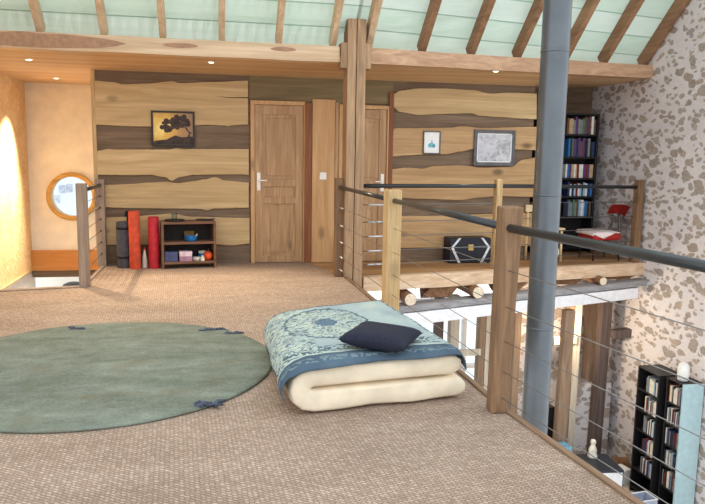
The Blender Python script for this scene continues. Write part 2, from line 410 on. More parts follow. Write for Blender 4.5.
ORD = ['first', 'second', 'third', 'fourth', 'fifth', 'sixth', 'seventh', 'eighth', 'ninth', 'tenth', 'eleventh', 'twelfth', 'thirteenth', 'fourteenth', 'fifteenth', 'sixteenth', 'seventeenth', 'eighteenth']

# ------------------------------------------------------------------ setting
YW = 8.97; XL = -2.64; XR = 5.8; ZL = -3.0; ZC = 2.355; YCR = 10.98
def edge_x(y):      # void side of the mezzanine floor
    return 1.572-.1*(y-3.49) if y < 3.49 else lerp(1.572, 1.475, (y-3.49)/(7.87-3.49))
fl = [(-2.75, -1.0), (edge_x(-1), -1.0), (edge_x(3.49), 3.49), (1.475, 7.87), (1.2, 8.97), (-1.3, 8.97), (-1.3, 7.46), (-2.75, 7.2)]
mb = MB(); mb.prism([(x, y, 0) for x, y in fl], (0, 0, -.32))
struct('floor', mb, M['carpet'], 'tan woven sisal carpet covering the mezzanine floor', 'floor')
mb = MB(); mb.box2((-2.75, -1, ZL-.1), (6.2, 11.2, ZL))
struct('floor', mb, plain('lower_floor_tiles', (206, 190, 170), .6, var=.08, scale=4), 'pale floor of the room below the walkway', 'floor')
def walk_y(x): return 7.78+(x-1.6)*(8.53-7.78)/4.2
mb = MB(); mb.prism([(1.475, 7.87, -.002), (1.62, walk_y(1.62)+.02, -.002), (XR, walk_y(XR)+.02, -.002), (XR, 10.1, -.002), (4.3, 10.1, -.002), (4.3, YW, -.002), (1.2, YW, -.002)], (0, 0, -.05))
struct('floor', mb, M['walk'], 'brown plank floor of the far walkway', 'floor')
# left wall, stairwell
mb = MB(); mb.box2((XL-.3, 4.6, -.365), (XL, 11.2, 5.6))
struct('wall_left', mb, M['plaster'], 'left wall of rough glowing ochre stucco', 'wall')
mb = MB(); mb.box2((XL-.3, 7.3, ZL), (XL-.02, 11.2, -.365))
struct('wall_left_lower', mb, M['white'], 'white wall below the stucco in the stairwell', 'wall')
mb = MB(); mb.box2((XL-.02, 7.2, -.385), (XL+.012, YCR, -.355))
struct('trim_1', mb, M['postpale'], 'thin wooden strip along foot of ochre wall in the stairwell', 'trim')
wc = Vector((-2.045, YCR, .72)); RO, RI = .355, .29
def holed(x0, x1, z0, z1, y0, y1, c, r, seg=48):
    """slab in the XZ plane with a round hole"""
    mb = MB()
    def sq(a):
        dx, dz = math.cos(a), math.sin(a); t = min(((x1-c.x) if dx > 0 else (x0-c.x))/dx if abs(dx) > 1e-9 else 9e9, ((z1-c.z) if dz > 0 else (z0-c.z))/dz if abs(dz) > 1e-9 else 9e9)
        return c.x+dx*t, c.z+dz*t
    angs = sorted([2*PI*i/seg for i in range(seg)]+[math.atan2(z-c.z, x-c.x) % (2*PI) for x in (x0, x1) for z in (z0, z1)])
    rows = []
    for a in angs:
        X, Z = sq(a); i = (c.x+r*math.cos(a), c.z+r*math.sin(a))
        rows.append([mb.bm.verts.new(p) for p in ((i[0], y0, i[1]), (X, y0, Z), (X, y1, Z), (i[0], y1, i[1]))])
    for i in range(len(rows)):
        A, B = rows[i], rows[(i+1) % len(rows)]
        for k in range(4): mb.bm.faces.new((A[k], A[(k+1) % 4], B[(k+1) % 4], B[k]))
    return mb
struct('wall_alcove', holed(XL, -1.0, -.083, 2.6, YCR, YCR+.25, wc, RI+.02), M['cream'], 'cream plaster wall of the stair alcove with a round opening', 'wall')
w = thing('window_1', 'round window with honey wood ring in the cream alcove wall', 'window', (wc.x, YCR, wc.z)); w['kind'] = 'structure'
mb = MB(); prof = [(RI, .05), (RI, -.06), (RI+.02, -.075), (RO-.02, -.075), (RO, -.055), (RO, -.002), (RI+.02, -.002), (RI+.02, .05)]
rt = Matrix.Rotation(-PI/2, 4, 'X')
n = 64; V = []
for j in range(n):
    a = 2*PI*j/n; V.append([mb.bm.verts.new((r*math.cos(a), y, r*math.sin(a))) for r, y in prof])
for j in range(n):
    A, B = V[j], V[(j+1) % n]
    for k in range(len(prof)): mb.bm.faces.new((A[k], A[(k+1) % len(prof)], B[(k+1) % len(prof)], B[k]))
obj('window_frame', mb, M['ring'], w, auto=40)
mb = MB(); mb.lathe([(RI+.005, -.004), (RI+.005, .004)], (0, .02, 0), 48, rt); obj('pane', mb, M['glass'], w)
mb = MB(); mb.box2((XL, YCR-.06, -.386), (-1.0, YCR+.2, -.083), .008)
tag(obj('floor_beam', mb, M['orange'], origin=(-1.9, YCR, -.386)), 'bright orange timber beam below the round window', 'beam')
mb = MB(); mb.box2((XL, YCR-.02, -.49), (-1.0, YCR+.2, -.388))
struct('trim_2', mb, M['backwall'], 'dark brown strip under the orange beam', 'trim')
mb = MB(); mb.box2((XL-.3, 12.4, ZL), (-.9, 12.6, -.3)); struct('wall_lower_left', mb, M['white'], 'white wall seen down through the stair opening', 'wall')
mb = MB(); mb.box2((-1.3, 8.95, ZL), (-1.2, 12.4, -.33)); struct('wall_stairwell', mb, M['white'], 'white wall on the right side of the stairwell', 'wall')
a, b, c, d_ = Vector((-2.64, 7.2, 0)), Vector((-1.3, 7.46, 0)), Vector((-1.3, 7.54, 0)), Vector((-2.64, 7.28, 0))
mb = MB(); mb.prism([p+Vector((0, 0, .012)) for p in (a, b, c, d_)], (0, 0, -.33)); struct('trim_3', mb, M['postgrey'], 'pale wood edging along the stair opening', 'trim')
mb = MB(); mb.prism([(-1.3, 7.54, .012), (-1.3, 8.95, .012), (-1.34, 8.95, .012), (-1.34, 7.54, .012)], (0, 0, -.33)); struct('trim_4', mb, M['postgrey'], 'wood edging under the short stair railing', 'trim')
# back wall (clad), alcove behind the bookcase
mb = MB(); mb.box2((-1.39, YW, -.32), (4.3, YW+.12, 2.6)); struct('wall_back', mb, M['backwall'], 'back wall of rough brown boards behind the wood slabs', 'wall')
mb = MB(); mb.box2((-1.41, YW-.035, 0), (-1.365, YW+.14, ZC)); struct('trim_5', mb, M['postpale'], 'thin pale post ending the left side of the clad wall', 'trim')
mb = MB(); mb.box2((4.3, 10.1, -.32), (XR+.2, 10.25, 2.7)); mb.box2((4.18, YW+.12, -.32), (4.3, 10.25, 2.7)); struct('wall_recess', mb, M['backwall'], 'dark brown recess wall behind the tall bookcase', 'wall')
# right stone wall (open further towards the viewer: daylight comes in there)
mb = MB(); mb.box2((XR, 6.35, ZL), (XR+.5, 10.25, 6.)); struct('wall_right', mb, M['stone'], 'pale mortared rubble stone wall on the right', 'wall')
# lower back wall with bright window openings
mb = MB()
mb.box2((1.3, 9.3, ZL), (2.0, 9.5, -.3)); mb.box2((2.0, 9.3, ZL), (4.35, 9.5, -2.75))
struct('wall_lower_back', mb, M['white'], 'white wall around the big lower window', 'wall')
mb = MB(); mb.box2((4.35, 9.25, ZL), (XR, 9.5, -.05)); struct('wall_lower_stone', mb, M['stone'], 'warm lit rubble stone wall under the walkway', 'wall')
w = thing('window_2', 'wide bright window in lower wall behind the timber studs', 'window', (2.0, 9.36, -2.75)); w['kind'] = 'structure'
mb = MB()
for x in (0.03, .8, 1.58, 2.32): mb.box2((x-.03, 0, 0), (x+.03, .07, 2.13))
for z in (.03, 1.1, 2.1): mb.box2((0, .003, z-.03), (2.35, .067, z+.03))
obj('window_frame', mb, M['whitepaint'], w)
for i, (xa, xb) in enumerate(((.06, .77), (.83, 1.55), (1.61, 2.29))):
    mb = MB(); mb.box2((xa, .03, .06), (xb, .036, 2.07)); obj('pane', mb, M['glass'], w)
# lower ceiling plank soffit, sloping roof
def by(x): return 7.78+max(0., x-1.6)*.1967
def bz(x): return 2.416+max(0., x-1.6)*.0174
mb = MB()
def cq(*p): mb.prism(p, (0, 0, .06))
cq((-2.7, 7.78, bz(0)), (1.5, 7.78, bz(0)), (1.5, YW, ZC), (-2.7, YW, ZC)); cq((-2.7, YW, ZC), (-.9, YW, ZC), (-.9, 11.2, ZC), (-2.7, 11.2, ZC))
cq((1.5, 7.78, bz(0)), (4.3, by(4.3), bz(4.3)), (4.3, YW, 2.362), (1.5, YW, ZC))
cq((4.3, by(4.3), bz(4.3)), (XR, by(XR), bz(XR)), (XR, 10.15, bz(XR)), (4.3, 10.15, 2.43))
struct('ceiling', mb, M['ceil'], 'orange pine board soffit with small spotlights', 'ceiling')
RD = Vector((0, -.7525, .6586)); RN = Vector((0, .6586, .7525))
def foot(x): return Vector((x, by(x), bz(x)+(.165 if x < 1.5 else .168)))
for xa, xb, side in ((-2.9, 1.6, 'left of the oak pillar'), (1.6, XR+.1, 'right of the oak pillar')):
    mb = MB(); mb.grid(lambda u, v: foot(lerp(xa, xb, u)+(.0 if 0 < u < 1 else (-.02 if xa > 0 and u == 0 else (.02 if xa < 0 and u == 1 else 0))))+RN*.255+RD*lerp(-.3, 2.3, v), 40, 6, .05)
    struct('ceiling', mb, M['mint'], 'sloping roof lining of pale mint boards '+side, 'ceiling')

# ------------------------------------------------------------------ roof timbers
lefts = [(-26, 30), (37, 32), (102, 32), (162, 36), (222, 38), (280, 40), (335, 41), (371, 42)]
rights = [(422, 47), (472, 51), (519, 54), (567, 56.5), (607, 59)]
def raft_x(px, py):
    x = 2.
    for _ in range(20): x = ony(px, py, by(x)).x
    return x
RX = [raft_x(*p) for p in lefts]+[raft_x(*p)+.05 for p in rights]+[raft_x(650, 62)]
names = ['roof rafter at the far left edge of the picture', 'first whole rafter from the left over the pale ceiling beam', 'roof rafter above the left ceiling spotlights', 'roof rafter above the golden tree painting',
 'roof rafter above the gap left of first door', 'roof rafter above the left door', 'roof rafter just left of the oak pillar head', 'roof rafter just right of the oak pillar head', 'second rafter right of the oak pillar',
 'roof rafter above the two pictures', 'roof rafter just left of the grey pipe', 'roof rafter just behind the grey pipe', 'roof rafter right of the pipe, one before the stone wall', 'last roof rafter running along the stone wall']
for x, lab in zip(RX, names):
    f = foot(x); mb = MB(); hw = .032 if x < 1.5 else .038
    p = []
    for s in (-.13, 2.28):
        base = f+RD*s+RN*.08
        p.append([base+Vector((-hw, 0, 0)), base+Vector((hw, 0, 0)), base+Vector((hw, 0, 0))+RN*.16, base+Vector((-hw, 0, 0))+RN*.16])
    mb.hexa(p[0]+p[1], .006)
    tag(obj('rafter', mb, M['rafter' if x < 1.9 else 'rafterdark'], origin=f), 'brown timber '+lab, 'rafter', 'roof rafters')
def beam_obj(x0, x1, n, label, mat='beam'):
    mb = MB(); rows = []
    for i in range(n+1):
        x = lerp(x0, x1, i/n); y = by(x); z = bz(x); j = .008*noise.noise(Vector((x*1.7, 3, 0)))
        k = .010*noise.noise(Vector((x*1.3, 9, 0)))
        rows.append([mb.bm.verts.new(p) for p in ((x, y, z-.004+j), (x, y-.012, z+.08+k), (x, y, z+.165+k), (x, y+.2, z+.165), (x, y+.2, z-.004+j))])
    for A, B in zip(rows, rows[1:]):
        for k in range(5): mb.bm.faces.new((A[k], A[(k+1) % 5], B[(k+1) % 5], B[k]))
    mb.bm.faces.new(rows[0]); mb.bm.faces.new(rows[-1][::-1])
    return tag(obj('ceiling_beam', mb, M[mat], origin=(x0, by(x0), bz(x0))), label, 'beam')
bl = beam_obj(-2.64, 1.39, 40, 'long pale ceiling beam left of the pillar with dark bark patches')
beam_obj(1.745, XR, 40, 'long pale ceiling beam right of the pillar reaching the stone wall', 'beamwarm')
# bark patches left on the beam (their own shape)
def patch(x0, x1, zc, h):
    mb = MB(); top, bot = [], []
    for i in range(17):
        t = i/16; x = lerp(x0, x1, t); e = math.sin(PI*t)**.55
        top.append((x, by(x)-.014, zc+h*e*(1+.2*noise.noise(Vector((x*4, 0, 5)))))); bot.append((x, by(x)-.014, zc-h*e*(1+.2*noise.noise(Vector((x*4, 7, 5))))))
    mb.prism(top+bot[::-1][1:-1], (0, .01, 0))
    o = bl.location
    obj('bark_patch', mb, M['beamdark'], bl, origin=o)
patch(-2.62, -.86, bz(0)+.085, .07); patch(-.5, -.13, bz(0)+.095, .026); patch(.63, .91, bz(0)+.105, .024)
# oak pillar
PTOP = ony(353, 18.5, 7.72).z
t = thing('pillar', 'split grey-brown oak pillar standing beside the railing and holding the beams', 'pillar', (1.57, 7.72, ZL))
mb = MB(); rows = []
for i in range(25):
    z = lerp(0, PTOP-ZL, i/24); j = .006*noise.noise(Vector((z*1.5, 1, 0))); k = .006*noise.noise(Vector((z*1.5, 5, 0)))
    rows.append([mb.bm.verts.new(p) for p in ((-.1+j, 0, z), (-.006+2*j, -.004, z), (2*j, .06, z), (.006+2*j, -.002, z), (.105+k, .0, z), (.108+k, .25, z), (-.1+j, .25, z))])
for A, B in zip(rows, rows[1:]):
    for k in range(7): mb.bm.faces.new((A[k], A[(k+1) % 7], B[(k+1) % 7], B[k]))
mb.bm.faces.new(rows[0][::-1]); mb.bm.faces.new(rows[-1])
obj('shaft', mb, M['pillar'], t)
mb = MB(); mb.box2((-.17, .015, 2.345-ZL), (.17, .22, 2.62-ZL), .01); obj('bracket', mb, M['pillar'], t)

# ------------------------------------------------------------------ wall slabs
def pw(px, py, off=0.): return ony(px, py, YW-off)
def slab(name_label, ox, oy, sc, top, bot, x0, x1, mat):
    n = 46; T, B = [], []
    for i in range(n+1):
        x = lerp(x0, x1, i/n)
        jt = noise.noise(Vector((x*.11, oy+top[0][1], 2)))*.8; jb = noise.noise(Vector((x*.11, oy+bot[0][1], 8)))*.8
        T.append(pw(ox+x/sc, oy+(interp(top, x)+jt)/sc, .03)); B.append(pw(ox+x/sc, oy+(interp(bot, x)+jb)/sc, .03))
    mb = MB(); P = T+B[::-1]; mb.prism([Vector((p.x, YW-.034, p.z)) for p in P], (0, .03, 0), .004)
    c = (T[0]+B[-1])/2
    return tag(obj('wall_board', mb, mat, origin=(c.x, YW, c.z)), name_label, 'wall board', 'live-edge wall boards')
L = (90, 70, 2.518)
s1 = slab('topmost wavy-edged wood slab left of the door, behind the golden painting', *L, [(12, 27), (60, 30), (80, 36), (140, 34), (210, 28), (225, 33), (300, 30), (398, 27)], [(12, 138), (120, 142), (200, 143), (300, 138), (340, 140), (350, 142), (360, 139), (398, 137)], 12, 398, M['slab'])
mb = MB(); c0 = s1.location; pts = [pw(90+x/2.518, 70+y/2.518) for x, y in ((312, 66), (350, 69), (398, 69), (398, 71.5), (350, 71))]
mb.prism([(p.x, YW-.0355, p.z) for p in pts], (0, .004, 0)); obj('crack', mb, M['darkgap'], s1, origin=c0)
slab('second wavy wood slab down, left wall, under the golden painting', *L, [(18, 203), (50, 198), (60, 200), (200, 200), (218, 196), (235, 199), (400, 199)], [(18, 264), (100, 265), (150, 264), (190, 270), (205, 280), (225, 270), (260, 264), (380, 263), (400, 265)], 18, 400, M['slab'])
slab('third wavy wood slab down, left wall, with a bumpy top edge', *L, [(20, 290), (100, 287), (150, 283), (190, 281), (220, 285), (260, 280), (290, 275), (315, 270), (340, 278), (400, 283)], [(20, 345), (100, 348), (200, 349), (280, 350), (295, 355), (310, 349), (400, 347)], 20, 400, M['slab'])
slab('lowest wavy wood slab on the left wall, behind the rolled mats', *L, [(22, 372), (100, 370), (160, 365), (200, 362), (260, 370), (402, 373)], [(22, 440), (300, 438), (360, 442), (402, 437)], 22, 402, M['slab'])
Rr = (385, 80, 2.65)
slab('topmost wavy wood slab on the right wall, above both pictures', *Rr, [(18, 40), (40, 28), (90, 22), (150, 22), (230, 26), (280, 36), (330, 33), (402, 36)], [(18, 70), (40, 85), (90, 93), (150, 90), (230, 88), (250, 95), (300, 98), (360, 102), (402, 104)], 18, 402, M['slab'])
slab('amber wood slab on the right wall behind the two pictures', *Rr, [(20, 127), (100, 127), (180, 126), (200, 122), (260, 127), (402, 124)], [(20, 203), (60, 200), (130, 195), (160, 197), (200, 190), (235, 183), (345, 184), (402, 186)], 20, 402, M['slabwarm'])
slab('amber wood slab on the right wall just under the two pictures', *Rr, [(18, 236), (60, 232), (100, 235), (130, 228), (200, 226), (260, 232), (330, 230), (370, 210), (402, 206)], [(20, 312), (100, 315), (200, 318), (250, 312), (300, 308), (402, 310)], 18, 402, M['slabwarm'])
slab('lowest amber wood slab on the right wall, behind the black trunk', *Rr, [(25, 360), (100, 360), (402, 352)], [(25, 445), (402, 440)], 24, 402, M['slabwarm'])
# board above the doors, panel between them
def wbox(px0, py0, px1, py1, d0, d1, mb=None, bev=.004):
    a, b = pw(px0, py0, d1), pw(px1, py1, d1)
    zb = 0. if py1 == 'f' else b.z
    mb = mb or MB(); mb.box2((a.x, YW-d1, zb), (b.x, YW-d0, a.z), bev); return mb
def xw(px): return pw(px, 170).x
def zw(py, px=290): return pw(px, py).z
x0, x1 = xw(249.5), xw(391)
mb = MB(); mb.box2((x0, YW-.012, zw(101)), (x1, YW, ZC)); struct('trim_6', mb, M['header'], 'olive brown board above the two doors', 'trim')
def door(n, xa, xb, ztop, label, handle_left):
    t = thing('door_%d' % n, label, 'door', (xa, YW, 0)); t['kind'] = 'structure'; wd = xb-xa
    mb = MB(); cw = .05
    mb.box2((-cw, -.05, 0), (0, 0, ztop+cw), .005); mb.box2((wd, -.05, 0), (wd+.02, 0, ztop+cw), .005); mb.box2((0, -.05, ztop), (wd, 0, ztop+cw), .005)
    obj('door_frame', mb, M['panel'], t)
    mb = MB(); st = .1; H = ztop
    mb.box2((.003, -.03, .006), (st, 0, H-.004), .004); mb.box2((wd-st, -.03, .006), (wd-.003, 0, H-.004), .004)
    rails = [(.006, .09), (.71*H/2+.05, .71*H/2+.13), (.98*H/2, .98*H/2+.09), (H-.12, H-.004)]
    for za, zb in rails: mb.box2((st, -.028, za), (wd-st, 0, zb), .003)
    obj('leaf', mb, M['door'], t)
    for (a, b), (c, d) in zip(rails, rails[1:]):
        mb = MB(); mb.box2((st, -.012, b), (wd-st, -.002, c)); mb.box2((st+.045, -.02, b+.045), (wd-st-.045, -.01, c-.045), .006) if c-b > .16 else mb.box2((st+.02, -.016, b+.02), (wd-st-.02, -.01, c-.02), .003)
        if c-b > .3:
            for k in range(1, 5): mb.box2((st+.045+(wd-2*st-.09)*k/5-.002, -.0212, b+.06), (st+.045+(wd-2*st-.09)*k/5+.002, -.018, c-.06))
        obj('door_panel', mb, M['door'], t)
    hx = .05 if handle_left else wd-.05
    mb = MB(); mb.box2((hx-.022, -.04, .93), (hx+.022, -.028, 1.16), .004); mb.tube([(hx, -.04, 1.06), (hx, -.075, 1.06), (hx+(.1 if handle_left else -.1), -.08, 1.06)], .009, 8)
    obj('door_handle', mb, M['switch'], t, auto=40)
    return t
door(1, xw(254.5), xw(303), zw(105.5), 'panelled brown pine door with white handle left of the pillar', True)
mb = MB(); mb.box2((xw(304), YW-.06, 0), (xw(311), YW, zw(103)), .004); struct('trim_7', mb, M['doorframe'], 'dark red-brown jamb right of the first door', 'trim')
mb = MB(); mb.box2((xw(311.5), YW-.045, 0), (xw(334), YW, zw(98.5)), .004); struct('trim_8', mb, M['panel'], 'smooth orange pine panel carrying the light switch', 'trim')
mb = MB(); mb.box2((xw(334.5), YW-.03, 0), (xw(339), YW, zw(101)), .004); struct('trim_10', mb, M['door'], 'narrow pine strip between panel and second door', 'trim')
door(2, xw(342), xw(385.5), zw(107), 'panelled brown pine door mostly hidden by the oak pillar', False)
mb = MB(); mb.box2((xw(387), YW-.05, 0), (xw(391.5), YW, zw(89)), .004); struct('trim_9', mb, M['doorframe'], 'dark brown jamb right of the second door', 'trim')
p = pw(323, 176, .05); mb = MB(); mb.box2((p.x-.045, YW-.056, p.z-.045), (p.x+.045, YW-.045, p.z+.045), .004); mb.box2((p.x-.02, YW-.06, p.z-.03), (p.x+.02, YW-.054, p.z+.03), .003)
tag(obj('light_switch', mb, M['switch'], origin=(p.x, YW-.05, p.z)), 'small white light switch on the orange pine panel', 'switch')

# ------------------------------------------------------------------ pictures
def frame(label, px0, py0, px1, py1, fw, fm, art, mount=None):
    a, b = pw(px0, py0, .05), pw(px1, py1, .05); w_, h = b.x-a.x, a.z-b.z
    t = thing('framed_picture', label, 'picture', ((a.x+b.x)/2, YW-.034, b.z)); x = w_/2
    mb = MB()
    for q in (((-x, -.03, 0), (-x+fw, -.001, h)), ((x-fw, -.03, 0), (x, -.001, h)), ((-x+fw, -.03, 0), (x-fw, -.001, fw)), ((-x+fw, -.03, h-fw), (x-fw, -.001, h))): mb.box2(*q, .003)
    obj('frame', mb, fm, t)
    mb = MB(); mb.box2((-x+fw, -.012, fw), (x-fw, -.004, h-fw)); obj('picture_sheet', mb, art, t)
    return t, w_, h
t, w_, h = frame('dark framed painting of a tree at golden dusk on left wall', 151, 110.5, 195, 147, .022, M['frameblack'], M['paint_gold'])
mb = MB()
for i in range(70):
    a = random.random()*2*PI; r = random.random()**.5; x = .02+.17*r*math.cos(a); z = h*.66+.075*r*math.sin(a)+.03*math.sin(x*14)
    mb.lathe([(.018+.016*random.random(), 0), (0, .001)], (x, -.0125, z), 7, Matrix.Rotation(PI/2, 4, 'X'))
mb.prism([(.16, -.013, h*.27), (.19, -.013, h*.38), (.15, -.013, h*.5), (.13, -.013, h*.56), (.16, -.013, h*.56), (.185, -.013, h*.44), (.225, -.013, h*.4), (.2, -.013, h*.36), (.2, -.013, h*.26)], (0, .001, 0))
mb.prism([(.23, -.0132, h*.3), (.1, -.0132, h*.27), (.02, -.0132, h*.32), (-.08, -.0132, h*.2), (-.22, -.0132, h*.16), (-.25, -.0132, .024), (.25, -.0132, .024)], (0, .001, 0))
obj('painted_tree', mb, plain('painted_tree_brown', (58, 44, 40), .6, var=.4, scale=25), t)
t, w_, h = frame('small white picture with blue-green motif on the right wall', 423.5, 131, 440, 154, .012, M['framegrey'], M['paper'])
mb = MB(); rx = Matrix.Rotation(PI/2, 4, 'X')
for x, z, r in ((0, .42, .028), (-.02, .37, .03), (.025, .36, .028)): mb.lathe([(r, 0), (0, .001)], (x, -.0125, z*h), 9, rx)
mb.prism([(-.05, -.0131, h*.3), (.05, -.0131, h*.3), (.04, -.0131, h*.38), (-.045, -.0131, h*.4)], (0, .001, 0)); mb.prism([(-.012, -.0135, h*.4), (.014, -.0135, h*.4), (.006, -.0135, h*.62), (-.002, -.0135, h*.62)], (0, .001, 0))
obj('motif', mb, plain('blue_green_ink', (96, 164, 178), .7, var=.3, scale=40), t)
t, w_, h = frame('wide grey mounted drawing in dark frame on the right wall', 474.5, 129.5, 514, 166, .045, M['framegrey'], M['paint_grey'])
mb = MB(); x = w_/2; fw = .045
for q in (((-x+fw, -.016, fw), (-x+fw+.015, -.011, h-fw)), ((x-fw-.015, -.016, fw), (x-fw, -.011, h-fw)), ((-x+fw, -.016, fw), (x-fw, -.011, fw+.015)), ((-x+fw, -.016, h-fw-.015), (x-fw, -.011, h-fw))): mb.box2(*q)
obj('inner_border', mb, M['paper'], t)

# ------------------------------------------------------------------ railings
CH = [.80, .60, .41, .24, .09]
def taper_post(mb, x, y, h, w0, w1, rz=0., z0=0., lean=0.):
    c, s_ = math.cos(rz), math.sin(rz); P = []
    for z, w in ((z0, w0/2), (h, w1/2)):
        for dx, dy in ((-w, -w), (w, -w), (w, w), (-w, w)): P.append((x+dx*c-dy*s_+lean*z/h, y+dx*s_+dy*c, z))
    mb.hexa(P, .008)
t = thing('railing', 'near cable railing with dark handrail along the mezzanine edge', 'railing', (1.5, 3.5, 0))
O = Vector((1.5, 3.5, 0))
PP = [(1.425, 7.86, 1.135), (1.47, 5.62, 1.12), (1.54, 3.49, 1.14), (1.84, 1.2, 1.14)]
for (x, y, h), m_, w0, w1, rz in zip(PP, ('post', 'postpale', 'post', 'post'), (.105, .125, .095, .1), (.105, .125, .115, .1), (0, .05, -.1, -.1)):
    mb = MB(); taper_post(mb, x, y, h, w0, w1, rz, 0., .024 if y == 3.49 else 0.); obj('post', mb, M[m_], t, origin=O)
def drop(p, z): return Vector((p[0], p[1], z))
mb = MB()
mb.tube([drop(p, 1.032) for p in PP[:2]], .021, 14); mb.tube([drop(p, 1.03) for p in PP[1:3]], .022, 14); mb.tube([drop(p, 1.028) for p in PP[2:]], .023, 14)
obj('handrail', mb, M['rail'], t, smooth=True, origin=O)
for z in CH:
    mb = MB(); mb.tube([drop(p, z) for p in PP], .0027, 6)
    cb = obj('cable', mb, M['steel'], t, smooth=True, origin=O)
    a, b = drop(PP[0], z), drop(PP[1], z); d = (b-a).normalized()
    mb = MB(); mb.tube([a+d*.05, a+d*.2], .010, 8); obj('cable_tensioner', mb, M['chrome'], cb, smooth=True, origin=O)
t = thing('railing', 'far railing with five steel cables along the walkway', 'railing', (3.5, walk_y(3.5), 0)); O = Vector((3.5, walk_y(3.5), 0))
FP = [(1.69, 7.84, 0), (3.51, 8.22, 1.13), (5.70, 8.56, 1.13)]
for (x, y, h), m_, w0 in zip(FP[1:], ('postpale', 'post'), (.085, .1)):
    mb = MB(); taper_post(mb, x, y, h, w0, w0, .15); obj('post', mb, M[m_], t, origin=O)
mb = MB(); mb.tube([drop(FP[0], 1.05), drop(FP[1], 1.045), drop(FP[2], 1.03)], .024, 14); obj('handrail', mb, M['rail'], t, smooth=True, origin=O)
for z in (.83, .63, .46, .29, .13):
    mb = MB(); mb.tube([drop(p, z) for p in FP], .005, 6); cb = obj('cable', mb, M['steel'], t, smooth=True, origin=O)
    a, b = drop(FP[0], z), drop(FP[1], z); d = (b-a).normalized(); mb = MB(); mb.tube([a+d*.08, a+d*.32], .011, 8); obj('cable_tensioner', mb, M['chrome'], cb, smooth=True, origin=O)
t = thing('railing', 'short cable railing with grey post guarding the stair opening', 'railing', (-1.31, 7.52, 0)); O = Vector((-1.31, 7.52, 0))
SP = [(-1.31, 7.52, 1.07), (-1.33, 8.86, 1.06)]
for (x, y, h), w0 in zip(SP, (.1, .1)):
    mb = MB(); taper_post(mb, x, y, h, w0, w0); obj('post', mb, M['postgrey'], t, origin=O)
mb = MB(); mb.tube([drop(p, .99) for p in SP], .022, 12); obj('handrail', mb, M['rail'], t, smooth=True, origin=O)
for z in (.86, .72, .58, .44, .3, .16):
    mb = MB(); mb.tube([drop(p, z) for p in SP], .0035, 6); cb = obj('cable', mb, M['steel'], t, smooth=True, origin=O)
    mb = MB(); mb.ball(Vector(drop(SP[1], z))+Vector((.0, -.055, 0)), .012, 8); obj('cable_fitting', mb, M['rail'], cb, origin=O)
# edge board of the mezzanine
mb = MB()
ys = [-1, 3.49, 7.87]
for ya, yb in zip(ys, ys[1:]):
    xa, xb = edge_x(ya), edge_x(yb)
    mb.hexa([(xa-.0, ya, -.33), (xa+.036, ya, -.33), (xb+.036, yb, -.33), (xb, yb, -.33), (xa, ya, .012), (xa+.036, ya, .012), (xb+.036, yb, .012), (xb, yb, .012)])
struct('trim_11', mb, M['edge'], 'brown wooden kerb along the open edge of the carpet', 'trim')

# ------------------------------------------------------------------ walkway structure
def zb(x): return -.345+.034*(x-2.26)
def wrow(mb, x0, x1, dy0, dy1, z0, z1, tilt=0., n=12, bev=0):
    rows = []
    for i in range(n+1):
        x = lerp(x0, x1, i/n); y = walk_y(x); dz = tilt*(x-x0); j = .006*noise.noise(Vector((x*2, z0*5, 1)))
        rows.append([mb.bm.verts.new(p) for p in ((x, y+dy0, z0+dz+j), (x, y+dy1, z0+dz+j), (x, y+dy1, z1+dz), (x, y+dy0, z1+dz))])
    for A, B in zip(rows, rows[1:]):
        for k in range(4): mb.bm.faces.new((A[k], A[(k+1) % 4], B[(k+1) % 4], B[k]))
    mb.bm.faces.new(rows[0]); mb.bm.faces.new(rows[-1][::-1]); return mb
tag(obj('walkway_beam', wrow(MB(), 1.70, XR, -.06, .06, -.168, .0), M['fascia'], origin=(1.6, 7.78, -.18)), 'pale timber edge beam at the front of the far walkway', 'beam')
for x, lab in ((2.26, 'left'), (3.16, 'middle'), (5.03, 'right')):
    y = walk_y(x); t = thing('joist_log', 'round walkway joist log with pale cut end, %s of three' % lab, 'log', (x, y, zb(x)+(.078 if x < 4 else .057))); mb = MB()
    r0 = .075 if x < 4 else .055
    mb.tube([(0, -.2, 0), (0, .3, .0), (0, .7, .0)], [r0, r0*1.03, r0*1.08], 18); obj('trunk', mb, M['log'], t, auto=40)
    mb = MB(); mb.lathe([(r0*.99, -.004), (r0*.9, .004), (0, .006)], (0, -.2, 0), 18, Matrix.Rotation(PI/2, 4, 'X')); obj('cut_end', mb, M['logend'], t)
for x, lab in ((2.75, 'brown square joist between left and middle log ends'), (3.75, 'brown square joist behind the near post'), (4.62, 'brown square joist just right of the grey pipe'), (5.5, 'brown joist stub by the stone wall under the walkway')):
    y = walk_y(x); mb = MB(); z0 = zb(x+.22)+.004; z1 = -.172; mb.hexa([(x-.28, y+.02, z0), (x+.1, y+.02, z0), (x+.1, y+.65, z0), (x-.1, y+.65, z0), (x-.14, y+.02, z1), (x+.22, y+.02, z1), (x+.1, y+.65, z1), (x-.1, y+.65, z1)], .006)
    tag(obj('joist', mb, M['log'], origin=(x, y, -.33)), lab, 'joist')
tag(obj('bearing_beam', wrow(MB(), 1.72, XR, -.16, .03, -.44, -.364, .034), M['greylog'], origin=(1.7, 7.8, -.48)), 'grey weathered bearing beam under the walkway logs', 'beam')
tag(obj('white_board', wrow(MB(), 1.72, XR-.15, -.17, -.03, -.60, -.455, .034), M['whitepaint'], origin=(1.7, 7.8, -.68)), 'long white painted board below the grey bearing beam', 'board')
SY = 8.75
